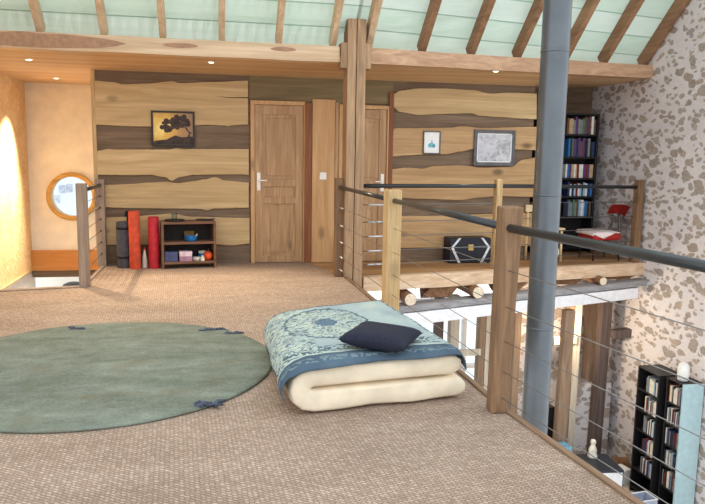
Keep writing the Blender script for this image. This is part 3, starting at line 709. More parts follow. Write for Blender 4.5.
def stud(px0, px1, label, mat, pyt=322, z1=None, z0=ZL, kind='stud_post', lean=0., SY=SY):
    a, b = ony(px0, pyt, SY), ony(px1, pyt, SY); zt = z1 if z1 is not None else -.46
    mb = MB(); w_ = b.x-a.x; mb.hexa([(a.x+lean, SY, z0), (b.x+lean, SY, z0), (b.x+lean, SY+.14, z0), (a.x+lean, SY+.14, z0), (a.x, SY, zt), (b.x, SY, zt), (b.x, SY+.14, zt), (a.x, SY+.14, zt)], .008)
    return tag(obj(kind, mb, mat, origin=(a.x, SY, z0)), label, 'post')
stud(436.5, 444, 'dark stud just right of the futon corner under the white board', M['studdark'])
stud(451, 460, 'pale stud beyond the futon corner under the white board', M['studpale'])
stud(480, 486, 'narrow brown stud left of the near railing post', M['stud'])
stud(486.5, 493, 'pale stud touching the narrow brown stud left of the near post', M['studpale'])
stud(515, 522, 'brown stud between the near post and the grey pipe', M['stud'])
stud(570, 574.5, 'slim brown stud right of the grey pipe', M['stud'])
stud(575, 582, 'pale stud right of the slim brown stud', M['studpale'])
LOWT = ony(590, 384, 8.92).z
stud(588.5, 597, 'grey-brown stud standing on the low stone wall', M['stud'], lean=.02, SY=9.0, z0=LOWT+.002)
stud(602, 612, 'thick dark grey stud before the warm stone wall', M['studdark'], lean=-.03)
p, q = ony(611, 334, SY-.02), ony(637, 331, SY-.02)
mb = MB(); mb.hexa([(p.x, SY-.1, p.z-.06), (q.x+.1, SY-.12, p.z-.02), (q.x+.1, SY+.03, p.z-.02), (p.x, SY+.03, p.z-.06), (p.x, SY-.1, p.z+.06), (q.x+.1, SY-.12, p.z+.1), (q.x+.1, SY+.03, p.z+.1), (p.x, SY+.03, p.z+.06)], .012)
tag(obj('timber_stub', mb, M['studdark'], origin=(p.x, SY, p.z)), 'short dark timber joining thick stud to the stone wall', 'timber')
p, q = ony(553, 340, SY), ony(576, 340, SY); mb = MB(); mb.box2((p.x, SY-.04, p.z-.06), (q.x, SY-.002, p.z+.05), .006)
tag(obj('cross_rail', mb, M['studpale'], origin=(p.x, SY, p.z)), 'pale horizontal rail between the pipe and pale stud', 'rail')
p, q = ony(459, 352, SY), ony(480, 352, SY); mb = MB(); mb.box2((p.x, SY-.04, p.z-.05), (q.x, SY-.002, p.z+.04), .006)
tag(obj('cross_rail', mb, M['studpale'], origin=(p.x, SY, p.z)), 'pale horizontal rail beyond the futon corner', 'rail')
p, q = ony(575, 384, 8.92), ony(612, 384, 8.92)
mb = MB(); mb.box2((p.x, 8.92, ZL), (q.x, 9.2, LOWT), .015); struct('wall_low_stone', mb, M['stone'], 'low stone wall standing between the lower studs', 'wall')

# ------------------------------------------------------------------ stove pipe
PC = CO+ray(546, 215)*(4.95/ray(546, 215).y)
t = thing('stove_pipe', 'big grey metal flue pipe rising through the void', 'pipe', (PC.x, PC.y, ZL)); mb = MB()
R0 = .104
mb.tube([(0, 0, z) for z in (0, 1, 2, 3, 4, 5, 6, 7.2)], R0, 48); obj('pipe_wall', mb, M['pipe'], t, auto=40)
for z in [ony(x, y, PC.y).z-ZL for x, y in ((554, 53), (548, 196), (540, 328))]:
    mb = MB(); mb.lathe([(R0+.0005, z), (R0+.003, z+.004), (R0+.003, z+.012), (R0+.0005, z+.016)], (0, 0, 0), 48); obj('joint_ring', mb, M['pipe'], t, smooth=True)

# ------------------------------------------------------------------ rug, futon
rc = Vector((-.73, 4.67, .004)); rr = 1.125
mb = MB(); seg = 128; prof = [(0, .022), (.5, .023), (.9, .022), (1.05, .021), (1.11, .017), (1.125, .008), (1.12, 0), (0, 0)]
rings = []
for r, z in prof:
    if r == 0: rings.append([mb.bm.verts.new((0, 0, z))]); continue
    rings.append([mb.bm.verts.new((r*math.cos(2*PI*j/seg)*(1+.008*noise.noise(Vector((math.cos(2*PI*j/seg)*2, math.sin(2*PI*j/seg)*2, 0)))), r*math.sin(2*PI*j/seg)*1.015, z+.003*noise.noise(Vector((r*3*math.cos(2*PI*j/seg), r*3*math.sin(2*PI*j/seg), 1))))) for j in range(seg)])
for A, B in zip(rings, rings[1:]):
    for j in range(seg):
        a0, a1, b0, b1 = A[j % len(A)], A[(j+1) % len(A)], B[j % len(B)], B[(j+1) % len(B)]
        if len(A) == 1: mb.bm.faces.new((a0, b0, b1))
        elif len(B) == 1: mb.bm.faces.new((a0, b0, a1))
        else: mb.bm.faces.new((a0, b0, b1, a1))
rug = obj('rug', mb, M['rug'], smooth=True); rug.location = (rc.x, rc.y, .002)
tag(rug, 'large round grey-green wool rug on the sisal carpet', 'rug')
for px, py, s_ in ((76, 329, .05), (212, 330, .09), (207, 404, .06), (232, 333, .05)):
    p = onz(px, py, .02)-rug.location; mb = MB()
    for i in range(10):
        a = random.random()*2*PI; q = Vector((p.x+random.uniform(-s_, s_), p.y+random.uniform(-.03, .03), .014)); e = Vector((math.cos(a)*.05, math.sin(a)*.03, random.uniform(-.004, .012)))
        mb.tube([q-e, q+Vector((0, 0, .012)), q+e], [.006, .010, .005], 6)
    obj('frayed_tuft', mb, M['tuft'], rug, smooth=True)
# folded mattress: sweep a rounded section along a U-shaped fold
FO = Vector((.37, 3.56, 0)); FR = 0.; FW, FD, TH = 1.06, 1.4, .135
FC = [Vector((0, 0, 0)), Vector((1.06, .14, 0)), Vector((-.01, 1.18, 0)), Vector((.93, 1.56, 0))]   # plan corners: the mattress lies a little askew
def askew(p):
    u, v = p.x/FW, p.y/FD; q = FC[0]*(1-u)*(1-v)+FC[1]*u*(1-v)+FC[2]*(1-u)*v+FC[3]*u*v
    return Vector((q.x, q.y, p.z))
def cpath(s):
    """centre line of the folded mattress in x, z with its tangent"""
    r = TH/2+.002; zl = TH/2+.004; L1 = FW-.16; L2 = PI*r
    tot = 2*L1+L2; d = s*tot; x0 = .16
    if d < L1: return Vector((FW-d, zl)), Vector((-1, 0))
    if d < L1+L2:
        a = (d-L1)/r; return Vector((x0-math.sin(a)*r*1.15, zl+r-math.cos(a)*r)), Vector((-math.cos(a), math.sin(a)))
    d -= L1+L2; return Vector((x0+d*.965, zl+2*r)), Vector((1, 0))
mb = MB(); NS, NM = 56, 28; rings = []
for i in range(NS+1):
    s = i/NS; c, tg = cpath(s); nn = Vector((tg.y, -tg.x))
    endk = 1-max(0, (abs(s-.5)*2-.94)/.06)**2.5*.45
    ring = []
    for j in range(NM):
        a = 2*PI*j/NM; ca, sa = math.cos(a), math.sin(a)
        ex = (abs(ca)**.13)*(1 if ca > 0 else -1); ey = (abs(sa)**.36)*(1 if sa > 0 else -1)
        wob = .006*noise.noise(Vector((s*9, j*.4, 2)))
        y = FD/2+ex*(FD/2)*(1-.0*endk)+wob*2; q = c+nn*(ey*TH/2*endk+wob)
        ring.append(mb.bm.verts.new(askew(Vector((q.x, y, max(.003, q.y))))))
    rings.append(ring)
for A, B in zip(rings, rings[1:]):
    for j in range(NM): mb.bm.faces.new((A[j], A[(j+1) % NM], B[(j+1) % NM], B[j]))
mb.bm.faces.new(rings[0][::-1]); mb.bm.faces.new(rings[-1])
fm = obj('futon_mattress', mb, M['futon'], auto=60); fm.location = FO
tag(fm, 'folded thick cream futon mattress lying beside the railing', 'mattress')
# blanket over it
top = 2*TH+.022
prof = [(-.008, .10), (-.018, .13), (-.022, .16), (-.014, .2), (.014, .245), (.06, .275), (.13, .294), (.3, .301), (.5, .303), (.7, .302), (.9, .302), (.97, .298), (1.02, .286), (1.045, .25), (1.05, .2)]
ln = [0]
for a, b in zip(prof, prof[1:]): ln.append(ln[-1]+math.dist(a, b))
def blank(u, v):
    d = u*ln[-1]; i = 0
    while i < len(ln)-2 and ln[i+1] < d: i += 1
    k = (d-ln[i])/(ln[i+1]-ln[i]); x = lerp(prof[i][0], prof[i+1][0], k); z = lerp(prof[i][1], prof[i+1][1], k)
    y = lerp(-.035, FD+.03, v)
    fr = max(0, (.05-v)/.05); bk = max(0, (v-.965)/.035)
    dr = fr**1.6*(.022+.02*(1-u))+bk**1.6*.07
    z -= dr if u > .16 else dr*u/.16
    if u < .2: x -= .02*(1-u/.2)*(.5+.5*math.sin(v*17))*.6
    y += .012*math.sin(u*15)*fr
    wr = .006*noise.noise(Vector((u*6, v*7, 3)))+.003*noise.noise(Vector((u*18, v*14, 9)))
    return askew(Vector((x, y, z+.006+max(-.002, wr))))
mb = MB(); mb.grid(blank, 96, 80, 0, True)
fs = list(mb.bm.faces); bmesh.ops.recalc_face_normals(mb.bm, faces=fs)
bl_o = obj('blanket', mb, M['throw'], smooth=True); bl_o.location = FO; bl_o.rotation_euler = (0, 0, FR)
md = bl_o.modifiers.new('thick', 'SOLIDIFY'); md.thickness = .006; md.offset = 0
tag(bl_o, 'blue-green patterned blanket with slate border draped over the futon', 'blanket')
# cushion
mb = MB(); N = 20
def cush(sgn):
    def f(u, v):
        a, b = 2*u-1, 2*v-1; e = (1-a**4)*(1-b**4); h = .05*max(0, e)**.5
        px = a*  .2*(1-.10*(1-b*b)*abs(a)**3*1.2); py = b*  .2*(1-.10*(1-a*a)*abs(b)**3*1.2)
        return Vector((px, py, .052+sgn*h*(1+.08*noise.noise(Vector((a*2, b*2, sgn))))))
    return f
mb.grid(cush(1), N, N); mb.grid(cush(-1), N, N); bmesh.ops.remove_doubles(mb.bm, verts=mb.bm.verts, dist=.0008)
cp = onz(381, 344, .32)
cu = obj('cushion', mb, M['navy'], smooth=True); cu.location = (cp.x, cp.y, .316); cu.rotation_euler = (math.radians(2), 0, math.radians(58))
tag(cu, 'dark navy square cushion lying on the blanket', 'cushion')

# ------------------------------------------------------------------ small shelf and things by the left wall
a, b = onz(162, 269.5), onz(216.5, 267.5)
SW = (b-a).length; sh = thing('shelf_unit', 'small brown two-tier shelf unit against the left wall boards', 'shelf', (a.x, a.y, 0), math.atan2(b.y-a.y, b.x-a.x))
SD, SH = .24, .57
mb = MB(); mb.box2((0, 0, SH-.03), (SW, SD, SH), .004); obj('top', mb, M['shelfw'], sh)
for z in (.07, .31):
    mb = MB(); mb.box2((.03, .004, z-.015), (SW-.03, SD-.01, z+.015), .003); obj('shelf_board', mb, M['shelfw'], sh)
for x in (0, SW-.03):
    mb = MB(); mb.box2((x, 0, 0), (x+.03, SD, SH-.031), .003); obj('side_panel', mb, M['shelfw'], sh)
mb = MB(); mb.box2((.03, SD-.009, .06), (SW-.03, SD, SH-.03)); obj('back_panel', mb, M['shelfback'], sh)
def onshelf(x, y, z): return sh.matrix_basis @ Vector((x, y, z)) if False else Matrix.Translation(sh.location) @ Matrix.Rotation(sh.rotation_euler.z, 4, 'Z') @ Vector((x, y, z))
def small(name, mb, mat, loc, label, cat, rz=0., smooth=False, auto=None, group=None):
    o = obj(name, mb, mat, smooth=smooth, auto=auto); o.location = loc; o.rotation_euler = (0, 0, rz); return tag(o, label, cat, group)
rzs = sh.rotation_euler.z
mb = MB(); mb.lathe([(.05, 0), (.07, .02), (.076, .06), (.072, .062), (.066, .03), (0, .02)], seg=24)
small('bowl', mb, M['blue'], onshelf(.355, .082, .3255), 'blue bowl on the upper tier of the small shelf', 'bowl', auto=40)
mb = MB(); mb.lathe([(.03, 0), (.02, .008), (.0, .01)], (0, 0, 0), 12); mb.tube([(0, 0, .005), (.05, .01, .03), (.07, .01, .06)], .007, 6)
small('ladle', mb, M['cream2'], onshelf(.36, .082, .35), 'cream spoon resting in the blue bowl', 'spoon', auto=50)
mb = MB(); mb.box2((-.06, -.03, 0), (.06, .03, .09), .006); mb.box2((-.063, -.033, .09), (.063, .033, .115), .004)
small('box', mb, plain('olive_card', (120, 96, 44), .7), onshelf(.345, .195, .3255), 'olive box behind the blue bowl on the small shelf', 'box', rzs)
for k, (z, m_, lab) in enumerate(((.0855, 'bluebox', 'lower slate blue box on the bottom tier of the small shelf'), (.1455, 'bluebox', 'upper slate blue box stacked on the bottom tier of small shelf'))):
    mb = MB(); mb.box2((-.075, -.07, 0), (.075, .07, .058), .004); mb.box2((-.0765, -.0715, .035), (.0765, .0715, .0585), .003)
    small('box', mb, M[m_], onshelf(.115, .1, z), lab, 'box', rzs, group='boxes on the small shelf')
for z, m_, lab in ((.0855, 'mauve', 'mauve box under the pink-white box on the small shelf'), (.1455, 'pink', 'pink-white box on top of the mauve box on small shelf')):
    mb = MB(); mb.box2((-.075, -.07, 0), (.075, .07, .058), .004); mb.box2((-.0765, -.0715, .035), (.0765, .0715, .0585), .003)
    small('box', mb, M[m_], onshelf(.285, .09, z), lab, 'box', rzs, group='boxes on the small shelf')
mb = MB(); mb.lathe([(.045, 0), (.055, .02), (.045, .035), (.04, .04), (0, .03)], seg=18)
small('dish', mb, M['cream2'], onshelf(.423, .1, .0855), 'pale dish right of the pink-white box', 'dish', auto=40)
mb = MB(); mb.lathe([(.045, 0), (.05, .01), (.05, .1), (.044, .105), (.044, .02), (0, .02)], seg=18)
tin = small('tin', [mb][0], M['cream2'], onshelf(.5, .17, .0855), 'white and blue tin at the back of the bottom tier', 'tin', auto=40)
mb = MB(); mb.lathe([(.0505, .03), (.0508, .03), (.0508, .08), (.0505, .08)], seg=18); obj('band', mb, M['blue'], tin, smooth=True)
mb = MB(); mb.ball((0, 0, .056), .056, 20, (1, 1, 1)); ob = small('pumpkin', mb, M['orangeball'], onshelf(.558, .08, .0855), 'round orange gourd on the bottom tier of the small shelf', 'gourd', smooth=True)
mb = MB(); mb.tube([(0, 0, .114), (.004, 0, .127), (.012, 0, .134)], .006, 6); obj('stem', mb, plain('gourd_stem', (96, 92, 50), .8), ob)
mb = MB(); mb.lathe([(.024, 0), (.028, .02), (.02, .05), (.012, .055), (.012, .065), (0, .065)], seg=12)
small('jar', mb, M['cream2'], onshelf(.485, .03, .0855), 'tiny pale jar left of the orange gourd', 'jar', auto=40)
mb = MB(); mb.lathe([(.1, 0), (.12, .012), (.118, .018), (.095, .01), (0, .008)], seg=28)
small('tray', mb, M['darkobj'], onshelf(.17, .12, SH+.001), 'round dark tray on top of the small shelf', 'tray', auto=40)
mb = MB(); mb.lathe([(.03, 0), (.036, .09), (.033, .09), (.028, .008), (0, .008)], seg=18)
small('drinking_glass', mb, M['tumbler'], onshelf(.165, .12, SH+.0115), 'clear drinking glass standing on the dark tray', 'glass', auto=40)
mb = MB(); mb.tube([(-.1, 0, .012), (-.04, .01, .014), (.04, 0, .012), (.1, .012, .016), (.13, .01, .028)], [.008, .012, .012, .01, .004], 8)
small('dark_branch', mb, M['darkobj'], onshelf(.52, .1, SH+.001), 'low dark elongated object on right end of small shelf top', 'ornament', smooth=True)
# rolled mats
def roll(label, px, py, r, h, mat, straps=(), lean=0.):
    p = onz(px, py); t = thing('rolled_mat', label, 'mat', (p.x, p.y+r, 0), 0, 'rolled mats by the wall'); mb = MB(); pts = []
    for i in range(90):
        a = i/89*2*PI*4.2; q = r*(.2+.8*i/89); pts.append((q*math.cos(a), q*math.sin(a)))
    # outer shell with a spiral end
    mb.lathe([(r*.97, 0), (r, .01), (r, h-.012), (r*.96, h)], (0, 0, 0), 28); obj('roll', mb, mat, t, auto=40)
    mb = MB(); mb.tube([(x*.95, y*.95, h+.001) for x, y in pts], .0035, 5); obj('spiral_edge', mb, mat, t, smooth=True)
    for z in straps:
        mb = MB(); mb.lathe([(r+.0005, z-.014), (r+.003, z-.012), (r+.003, z+.012), (r+.0005, z+.014)], (0, 0, 0), 28); obj('strap', mb, M['strap'], t, smooth=True)
    return t
roll('grey rolled foam mat with two black straps by the stair post', 123.5, 268.5, .082, .555, M['greymat'], (.13, .48))
roll('thin black roll between the grey and orange-red rolls', 129.8, 264.8, .042, .665, M['blackmat'])
roll('tallest orange-red rolled mat against the wall', 134.8, 269.5, .066, .69, M['redmat'])
roll('crimson rolled mat just left of the small shelf', 154, 268.8, .064, .62, M['pinkmat'])
p = onz(145, 267.5); mb = MB(); mb.lathe([(.028, 0), (.032, .01), (.032, .08), (.026, .13), (.014, .19), (.012, .215)], seg=18)
t = thing('bottle', 'pale conical bottle standing between the two red rolls', 'bottle', (p.x, p.y, 0)); obj('bottle_body', mb, M['bottle'], t, auto=40)
mb = MB(); mb.lathe([(.014, .2155), (.014, .24), (.01, .245), (0, .245)], seg=14); obj('cap', mb, M['pinkmat'], t, auto=40)

# ------------------------------------------------------------------ trunk on the walkway
a = Vector((3.06, 8.66, 0)); TW, TD, TH2 = .585, .26, .335
t = thing('travel_trunk', 'navy black travel trunk with pale metal corners on the walkway', 'trunk', a, .03)
mb = MB(); mb.box2((0, 0, .004), (TW, TD, .21), .012); obj('trunk_body', mb, M['trunk'], t)
mb = MB(); mb.box2((0, 0, .214), (TW, TD, TH2), .02); obj('lid', mb, M['trunk'], t)
for sx in (0, 1):
    for (z0, z1) in ((.212, .335), (.21, .004)):
        x0 = .015 if sx == 0 else TW-.015; x1 = .14 if sx == 0 else TW-.14
        mb = MB(); dx = .035 if sx == 0 else -.035
        mb.prism([(x0, -.004, z0), (x0+dx, -.004, z0), (x1+dx*.4, -.004, z1), (x1-dx*.6, -.004, z1)], (0, .005, 0)); obj('corner_strip', mb, M['chrome'], t)
mb = MB(); mb.box2((TW/2-.035, -.012, .17), (TW/2+.035, .0, .25), .004); mb.box2((TW/2-.02, -.018, .19), (TW/2+.02, -.011, .23), .004); obj('clasp', mb, M['brass'], t)
mb = MB(); mb.box2((.005, -.003, .205), (TW-.005, .0, .219), .001); obj('seam_band', mb, M['greymetal'], t)
# pale chair beside the pipe
p = onz(529, 258); t = thing('chair', 'pale beech chair half hidden behind the grey pipe', 'chair', (p.x+.08, p.y-.26, 0), .1)
for x, y, h in ((-.17, -.16, .44), (.17, -.16, .44), (-.17, .17, .72), (.17, .17, .72)):
    mb = MB(); mb.tube([(x, y, 0), (x*.97, y, h)], .018, 10); obj('leg', mb, M['palechair'], t, smooth=True)
mb = MB(); mb.box2((-.2, -.2, .44), (.2, .19, .47), .012); obj('seat', mb, M['palechair'], t)
mb = MB(); mb.box2((-.21, .15, .66), (.21, .19, .76), .012); obj('backrest', mb, M['palechair'], t)
mb = MB(); ring = [(.02+.085*math.cos(2*PI*k/24), -.2, .14+.1*math.sin(2*PI*k/24)) for k in range(24)]; mb.tube(ring, .013, 8, closed=True); obj('hoop', mb, M['palewhite'], t, smooth=True)
# red office chair with a cloth
t = thing('office_chair', 'red padded chair draped with white cloth by the stone wall', 'chair', (5.35, 8.88, 0), .0)
mb = MB()
mb.box2((-.23, -.23, .285), (.21, .23, .40), .045); obj('seat', mb, M['redseat'], t, auto=60)
mb = MB(); mb.grid(lambda u, v: Vector((.20+.07*u+.05*math.sin(v*PI), lerp(-.26, .2, v), lerp(.62, .75, u)+.02*math.sin(v*PI))), 8, 14, .05); obj('backrest', mb, M['redseat'], t, auto=60)
mb = MB(); mb.tube([(.1, 0, .27), (.26, 0, .28), (.31, 0, .4), (.27, 0, .66)], .02, 10); mb.tube([(.08, .2, .3), (.25, .22, .38), (.3, .2, .5), (.25, .12, .62)], .014, 8); mb.tube([(.08, -.2, .3), (.25, -.22, .38), (.3, -.2, .5), (.25, -.12, .62)], .014, 8); obj('back_support', mb, M['greymetal'], t, smooth=True)
for x, y in ((-.2, -.19), (.2, -.19), (-.2, .19), (.2, .19)):
    mb = MB(); mb.tube([(x*.8, y*.8, .25), (x, y, 0)], [.014, .011], 8); obj('leg', mb, M['black'], t, smooth=True)
def cl(u, v):
    x = lerp(-.27, .15, u); y = lerp(-.3, .22, v); f = max(0, (-.23-y)/.07); g = max(0, (-.22-x)/.05)
    z = .385+.025*math.cos((x+.01)*4)*math.cos(y*4)
    if y < -.24: z -= .08*min(1, f)*max(0., 1-abs(u-.42)/.42); y = -.245-.008*math.sin(u*20)
    if x < -.24: z -= .04*g; x = -.245
    return Vector((x, y, z))
mb = MB(); mb.grid(cl, 30, 30)
o = obj('cloth', mb, M['cloth'], smooth=True); o.location = (5.35, 8.88, 0); md = o.modifiers.new('thick', 'SOLIDIFY'); md.thickness = .006; md.offset = 1
tag(o, 'white cloth lying over the red chair seat', 'cloth')

# ------------------------------------------------------------------ upper bookcase
BX0, BX1, BY, BH, BD = 4.66, 5.60, 9.5, 2.06, .3
bc = thing('bookcase', 'tall black bookcase full of books behind the walkway chair', 'bookcase', (BX0, BY, 0)); W_ = BX1-BX0
for x in (0, W_-.03):
    mb = MB(); mb.box2((x, 0, 0), (x+.03, BD, BH), .003); obj('side_panel', mb, M['black'], bc)
lev = [.06, .52, .82, 1.09, 1.40, 1.73]
for z in lev+[BH-.03]:
    mb = MB(); mb.box2((.031, .003, z), (W_-.031, BD-.012, z+.026), .002); obj('shelf_board', mb, M['black'], bc)
mb = MB(); mb.box2((.03, BD-.01, 0), (W_-.03, BD, BH)); obj('back_panel', mb, M['black'], bc)
BC = [('white', (226, 224, 218)), ('navy', (38, 54, 96)), ('grey', (128, 132, 138)), ('blue', (44, 108, 172)), ('black', (36, 36, 40)), ('tan', (188, 160, 122)), ('dark red', (120, 40, 44)), ('pale blue', (150, 186, 208)), ('brown', (104, 78, 60)), ('cream', (232, 222, 196)), ('purple', (92, 60, 108)), ('green', (84, 118, 90))]
BMAT = {n: plain('book_'+n.replace(' ', '_'), c, .6, var=.08) for n, c in BC}
def book(bm_h, th, dp):
    mb = MB(); mb.box2((-th/2, 0, 0), (-th/2+.003, dp, bm_h)); mb.box2((th/2-.003, 0, 0), (th/2, dp, bm_h)); mb.box2((-th/2+.003, 0, 0), (th/2-.003, .004, bm_h))
    mb.mi = 1; mb.box2((-th/2+.0031, .0041, .004), (th/2-.0031, dp-.004, bm_h-.004)); return mb
rows = [(1.73, 'top', 13, .03), (1.40, 'second', 12, .032), (1.09, 'third', 14, .028), (.82, 'fourth', 12, .03), (.52, 'fifth', 13, .03)]
for z, nm, nb, tk in rows:
    x = BX1-.034; limit = {1.73: .26, 1.40: .28, 1.09: .21, .82: .22, .52: .25}[z]
    for k in range(nb):
        th = tk*random.uniform(.75, 1.3); h = limit*random.uniform(.78, 1.0); cn = random.choice(BC)[0] if z != .82 else random.choice(['blue', 'navy', 'white', 'black', 'pale blue', 'dark red'])
        if z == 1.09: h = limit*.95; cn = random.choice(['purple', 'dark red', 'tan', 'white', 'grey', 'blue'])
        ln_ = random.choice([0, 0, 0, .05]); 
        ob = obj('book', book(h, th, .2), [BMAT[cn], M['paper']]); ob.location = (x-th/2-.0015, BY+.03+random.uniform(0, .02), z+.0268)
        x -= th+.003
        tag(ob, '%s book, %s from the right on the %s shelf of the tall upper bookcase' % (cn, ORD[k], nm), 'book', 'books on the tall upper bookcase')

# ------------------------------------------------------------------ ceiling spotlights
SPOTS = [(-1.97, 8.44, 'small lit ceiling spotlight nearest the left beam end'), (-2.04, 10.16, 'small lit ceiling spotlight close to the cream alcove wall'), (-.0, 8.13, 'small lit ceiling spotlight above the left door'), (3.40, 8.2, 'small lit ceiling spotlight above the framed drawing')]
def zceil(x, y):
    if y > YW: return ZC
    yf = by(x); zf = bz(x); return lerp(zf, ZC+.003, (y-yf)/(YW-yf))
for i, (x, y, lab) in enumerate(SPOTS):
    z = zceil(x, y); t = thing('ceiling_spotlight', lab, 'spotlight', (x, y, z), 0, 'ceiling spotlights')
    mb = MB(); mb.lathe([(.034, -.001), (.034, -.007), (.05, -.005), (.052, -.001)], (0, 0, 0), 24); obj('trim_ring', mb, M['chrome'], t, smooth=True)
    mb = MB(); mb.lathe([(.032, -.003), (.030, -.006), (0, -.007)], (0, 0, 0), 20); obj('lamp', mb, M['spotface'], t)
    ld = bpy.data.lights.new('spot_lamp', 'SPOT'); lo = bpy.data.objects.new('spot_lamp', ld); COL.objects.link(lo); lo.location = (x, y, z-.02)
    ld.color = (1., .82, .58); ld.spot_size = math.radians(95); ld.spot_blend = .8; ld.shadow_soft_size = .03
    ld.energy = [300, 60, 320, 60][i]
    if i == 1:
        d = Vector((XL, 9.85, .8))-lo.location; lo.rotation_euler = d.to_track_quat('-Z', 'Y').to_euler(); ld.energy = 1500; ld.spot_size = math.radians(58); ld.spot_blend = 1.; ld.color = (1., .90, .74)
    if i != 1: d = Vector((x+.2, y-1.3, 0))-lo.location; lo.rotation_euler = d.to_track_quat('-Z', 'Y').to_euler()

# ------------------------------------------------------------------ lower room
def tower(label, xf, y0, y1, z1, rows_, nb, cat_label, side_mat, disc):
    t = thing('media_tower', label, 'shelf', (xf, y0, ZL)); H_ = z1-ZL; D_ = XR-.02-xf; Wd = y1-y0
    for y in (0, Wd-.025):
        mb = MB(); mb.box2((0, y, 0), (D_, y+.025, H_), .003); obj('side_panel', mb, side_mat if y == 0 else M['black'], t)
    mb = MB(); mb.box2((D_-.01, .025, 0), (D_, Wd-.025, H_)); obj('back_panel', mb, M['black'], t)
    st = (H_-.1)/rows_
    for r in range(rows_+1):
        z = .06+r*st
        if r == rows_: z = H_-.022
        mb = MB(); mb.box2((.003, .026, z), (D_-.012, Wd-.026, z+.02), .002); obj('shelf_board', mb, M['black'], t)
    for r in range(rows_):
        z = ZL+.06+r*st+.021; y = y0+.03; rr_ = rows_-1-r
        if z < -2.9: continue
        for k in range(nb):
            th = (Wd-.06)*(.62 if disc == 'film' else .95)/nb; h = st*random.uniform(.62, .8); cn = random.choice(['white', 'grey', 'black', 'navy', 'dark red', 'grey', 'cream', 'pale blue', 'white', 'black'])
            mb = MB(); mb.box2((0, 0, 0), (.13, th*.9, h), .002); o = obj('disc_case', mb, BMAT[cn]); o.location = (xf+.012, y, z); y += th
            tag(o, '%s %s case, %s from the right on %s shelf of the %s' % (cn, disc, ORD[k], ORD[rr_], cat_label), 'case', 'cases on the '+cat_label)
    return t
tower('wider black media tower standing in the lower room by stone wall', 5.45, 7.47, 7.92, -1.27, 6, 11, 'wider lower tower', M['black'], 'film')
tower('slimmer media tower with pale blue-lit side in the lower room', 5.5, 7.08, 7.40, -1.26, 6, 14, 'slimmer lower tower', plain('pale_blue_lit_panel', (178, 208, 216), .35, var=.04), 'disc')  # cool daylight on the near side panel is put into its colour
mb = MB(); zt = -1.26+.001
mb.lathe([(.05, 0), (.062, .01), (.07, .08), (.066, .17), (.05, .21), (.02, .228), (0, .23)], seg=24)
small('lamp_shade', mb, M['paper'], (5.6, 7.24, zt), 'white rounded lamp standing on the slimmer lower tower', 'lamp', auto=60)
# low cabinet with figurine
p = Vector((4.98, 7.75, ZL)); t = thing('cabinet', 'low dark cabinet with white front in the lower room', 'cabinet', (4.66, 7.55, ZL), -.1)
mb = MB(); mb.box2((0, 0, 0), (.42, .5, .5), .006); obj('body', mb, plain('dark_slate_laminate', (44, 50, 60), .5), t)
mb = MB(); mb.box2((.03, -.016, .04), (.4, -.001, .47), .004); obj('door', mb, M['whitepaint'], t)
mb = MB(); mb.lathe([(.06, 0), (.065, .02), (.05, .06), (.055, .1), (.035, .15), (.025, .17), (.038, .2), (.03, .235), (0, .25)], seg=16)
small('figurine', mb, M['cream2'], (4.88, 7.93, ZL+.501), 'pale seated figurine on the dark cabinet', 'figurine', smooth=True)
mb = MB(); mb.tube([(0, 0, .11), (.25, 0, .11), (.5, 0, .11)], .11, 18); small('firewood_log', mb, M['brownsofa'], (5.22, 8.45, ZL), 'short brown log lying behind the dark cabinet', 'log', -.1, auto=40)
mb = MB()
for q in (((-.13, -.11, 0), (.13, .11, .01)), ((-.13, -.11, .01), (-.115, .11, .2)), ((.115, -.11, .01), (.13, .11, .2)), ((-.115, -.11, .01), (.115, -.095, .2)), ((-.115, .095, .01), (.115, .11, .2))): mb.box2(*q)
t = small('basket', mb, plain('lilac_grey_plastic', (176, 186, 208), .6), (5.27, 7.36, ZL), 'pale lilac open basket on the floor by the towers', 'basket', .1)
mb = MB(); mb.tube([(-.128, -.108, .203), (.128, -.108, .203), (.128, .108, .203), (-.128, .108, .203)], .009, 8, closed=True); obj('rim', mb, M['paper'], t)
mb = MB(); mb.box2((-.12, -.1, 0), (.12, .1, .2), .008); small('box', mb, M['paper'], (5.45, 8.16, ZL), 'white box beside the dark cabinet', 'box', .2)
p = ony(552, 440, 8.3); mb = MB(); mb.box2((-.1, -.1, 0), (.1, .1, 1.0), .008); t = small('loudspeaker', mb, M['black'], (4.5, 8.57, ZL), 'tall black box beside the pipe in the lower room', 'speaker', .1)
p, q = ony(558, 400, 8.3), ony(568, 400, 8.3); mb = MB(); mb.hexa([(p.x, 8.3, ZL), (q.x, 8.3, ZL), (q.x, 8.42, ZL), (p.x, 8.42, ZL), (p.x+.04, 8.3, -.6), (q.x+.04, 8.3, -.6), (q.x+.04, 8.42, -.6), (p.x+.04, 8.42, -.6)], .012)
tag(obj('stud_post', mb, M['stud'], origin=(p.x, 8.3, ZL)), 'rough brown post just right of the pipe, reaching the lower floor', 'post')
mb = MB(); mb.box2((-.1, -.1, 0), (.1, .1, .57), .01); t = small('box', mb, M['skyblue'], (4.55, 8.15, ZL), 'light blue box on the lower floor by the pipe', 'box', .0)
mb = MB(); mb.box2((-.104, -.104, .571), (.104, .104, .60), .008); obj('lid', mb, M['skyblue'], t)
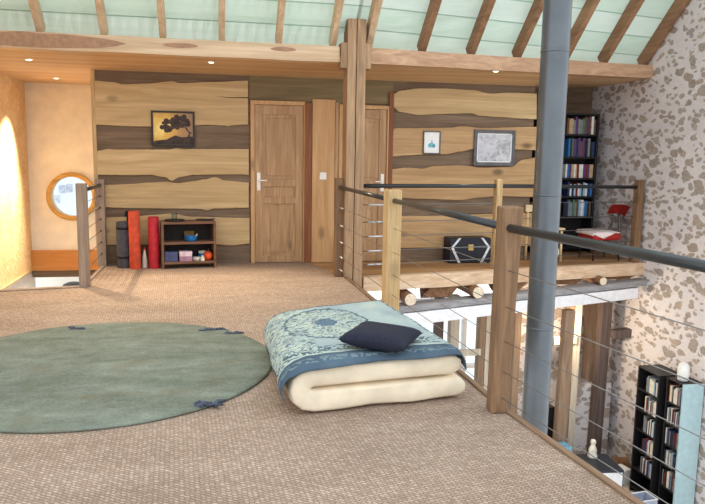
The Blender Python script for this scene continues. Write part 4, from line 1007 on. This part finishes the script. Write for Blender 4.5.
# something dark seen down the stair opening
mb = MB(); mb.lathe([(.15, 0), (.18, .03), (.15, .09), (.08, .12), (0, .13)], seg=20)
mb2 = MB(); mb2.box2((-2.6, 11.3, ZL), (-1.32, 11.9, -.80)); struct('wall_stair_ledge', mb2, M['white'], 'white ledge low down behind the stair opening', 'wall')
small('basket', mb, M['darkobj'], (-2.19, 11.55, -.799), 'dark rounded basket seen down through the stair opening', 'basket', smooth=True)

a = ony(30, 215, 19.); b = ony(110, 160, 19.)
t = thing('house', 'pale house outside the round window', 'house', (a.x, 19., -5.))
mb = MB(); mb.box2((-2, 0, 0), (1.62, 4, 6.9)); mb.box2((1.62, .4, 0), (3.4, 4, 6.2)); obj('wall', mb, plain('pale_render', (250, 250, 252), .8, var=.03), t)
for px, py in ((62, 189), (69.5, 188), (57, 199)):
    p = ony(px, py, 19.); mb = MB(); mb.box2((p.x-a.x-.075, -.03, p.z+5-.1), (p.x-a.x+.075, .01, p.z+5+.1)); obj('window', mb, plain('dull_blue_shutter', (196, 202, 218), .6), t)
# warm lamp in the lower room under the walkway
ld = bpy.data.lights.new('lower_room_lamp', 'POINT'); lo = bpy.data.objects.new('lower_room_lamp', ld); COL.objects.link(lo); lo.location = (4.72, 8.52, -.95); ld.energy = 32; ld.color = (1., .80, .54); ld.shadow_soft_size = .08

# ------------------------------------------------------------------ sky
wd = bpy.data.worlds.new('sky'); SC.world = wd; wd.use_nodes = True; nt = wd.node_tree; bg = nt.nodes['Background']
tc = nt.nodes.new('ShaderNodeTexCoord'); sx = nt.nodes.new('ShaderNodeSeparateXYZ'); nt.links.new(tc.outputs['Generated'], sx.inputs[0])
rp = nt.nodes.new('ShaderNodeValToRGB'); cr = rp.color_ramp; cr.elements[0].position = .0; cr.elements[0].color = (.66, .66, .64, 1)
cr.elements[1].position = 1.; cr.elements[1].color = (.86, .94, 1., 1); e = cr.elements.new(.5); e.color = (.95, .98, 1., 1)
mr = nt.nodes.new('ShaderNodeMapRange'); mr.inputs[1].default_value = -1; mr.inputs[2].default_value = 1; nt.links.new(sx.outputs[2], mr.inputs[0]); nt.links.new(mr.outputs[0], rp.inputs[0])
nt.links.new(rp.outputs[0], bg.inputs[0]); bg.inputs[1].default_value = 1.87
vs = SC.view_settings; vs.view_transform = 'Standard'; vs.look = 'None'; vs.exposure = 0.; vs.gamma = 1.; vs.use_curve_mapping = False
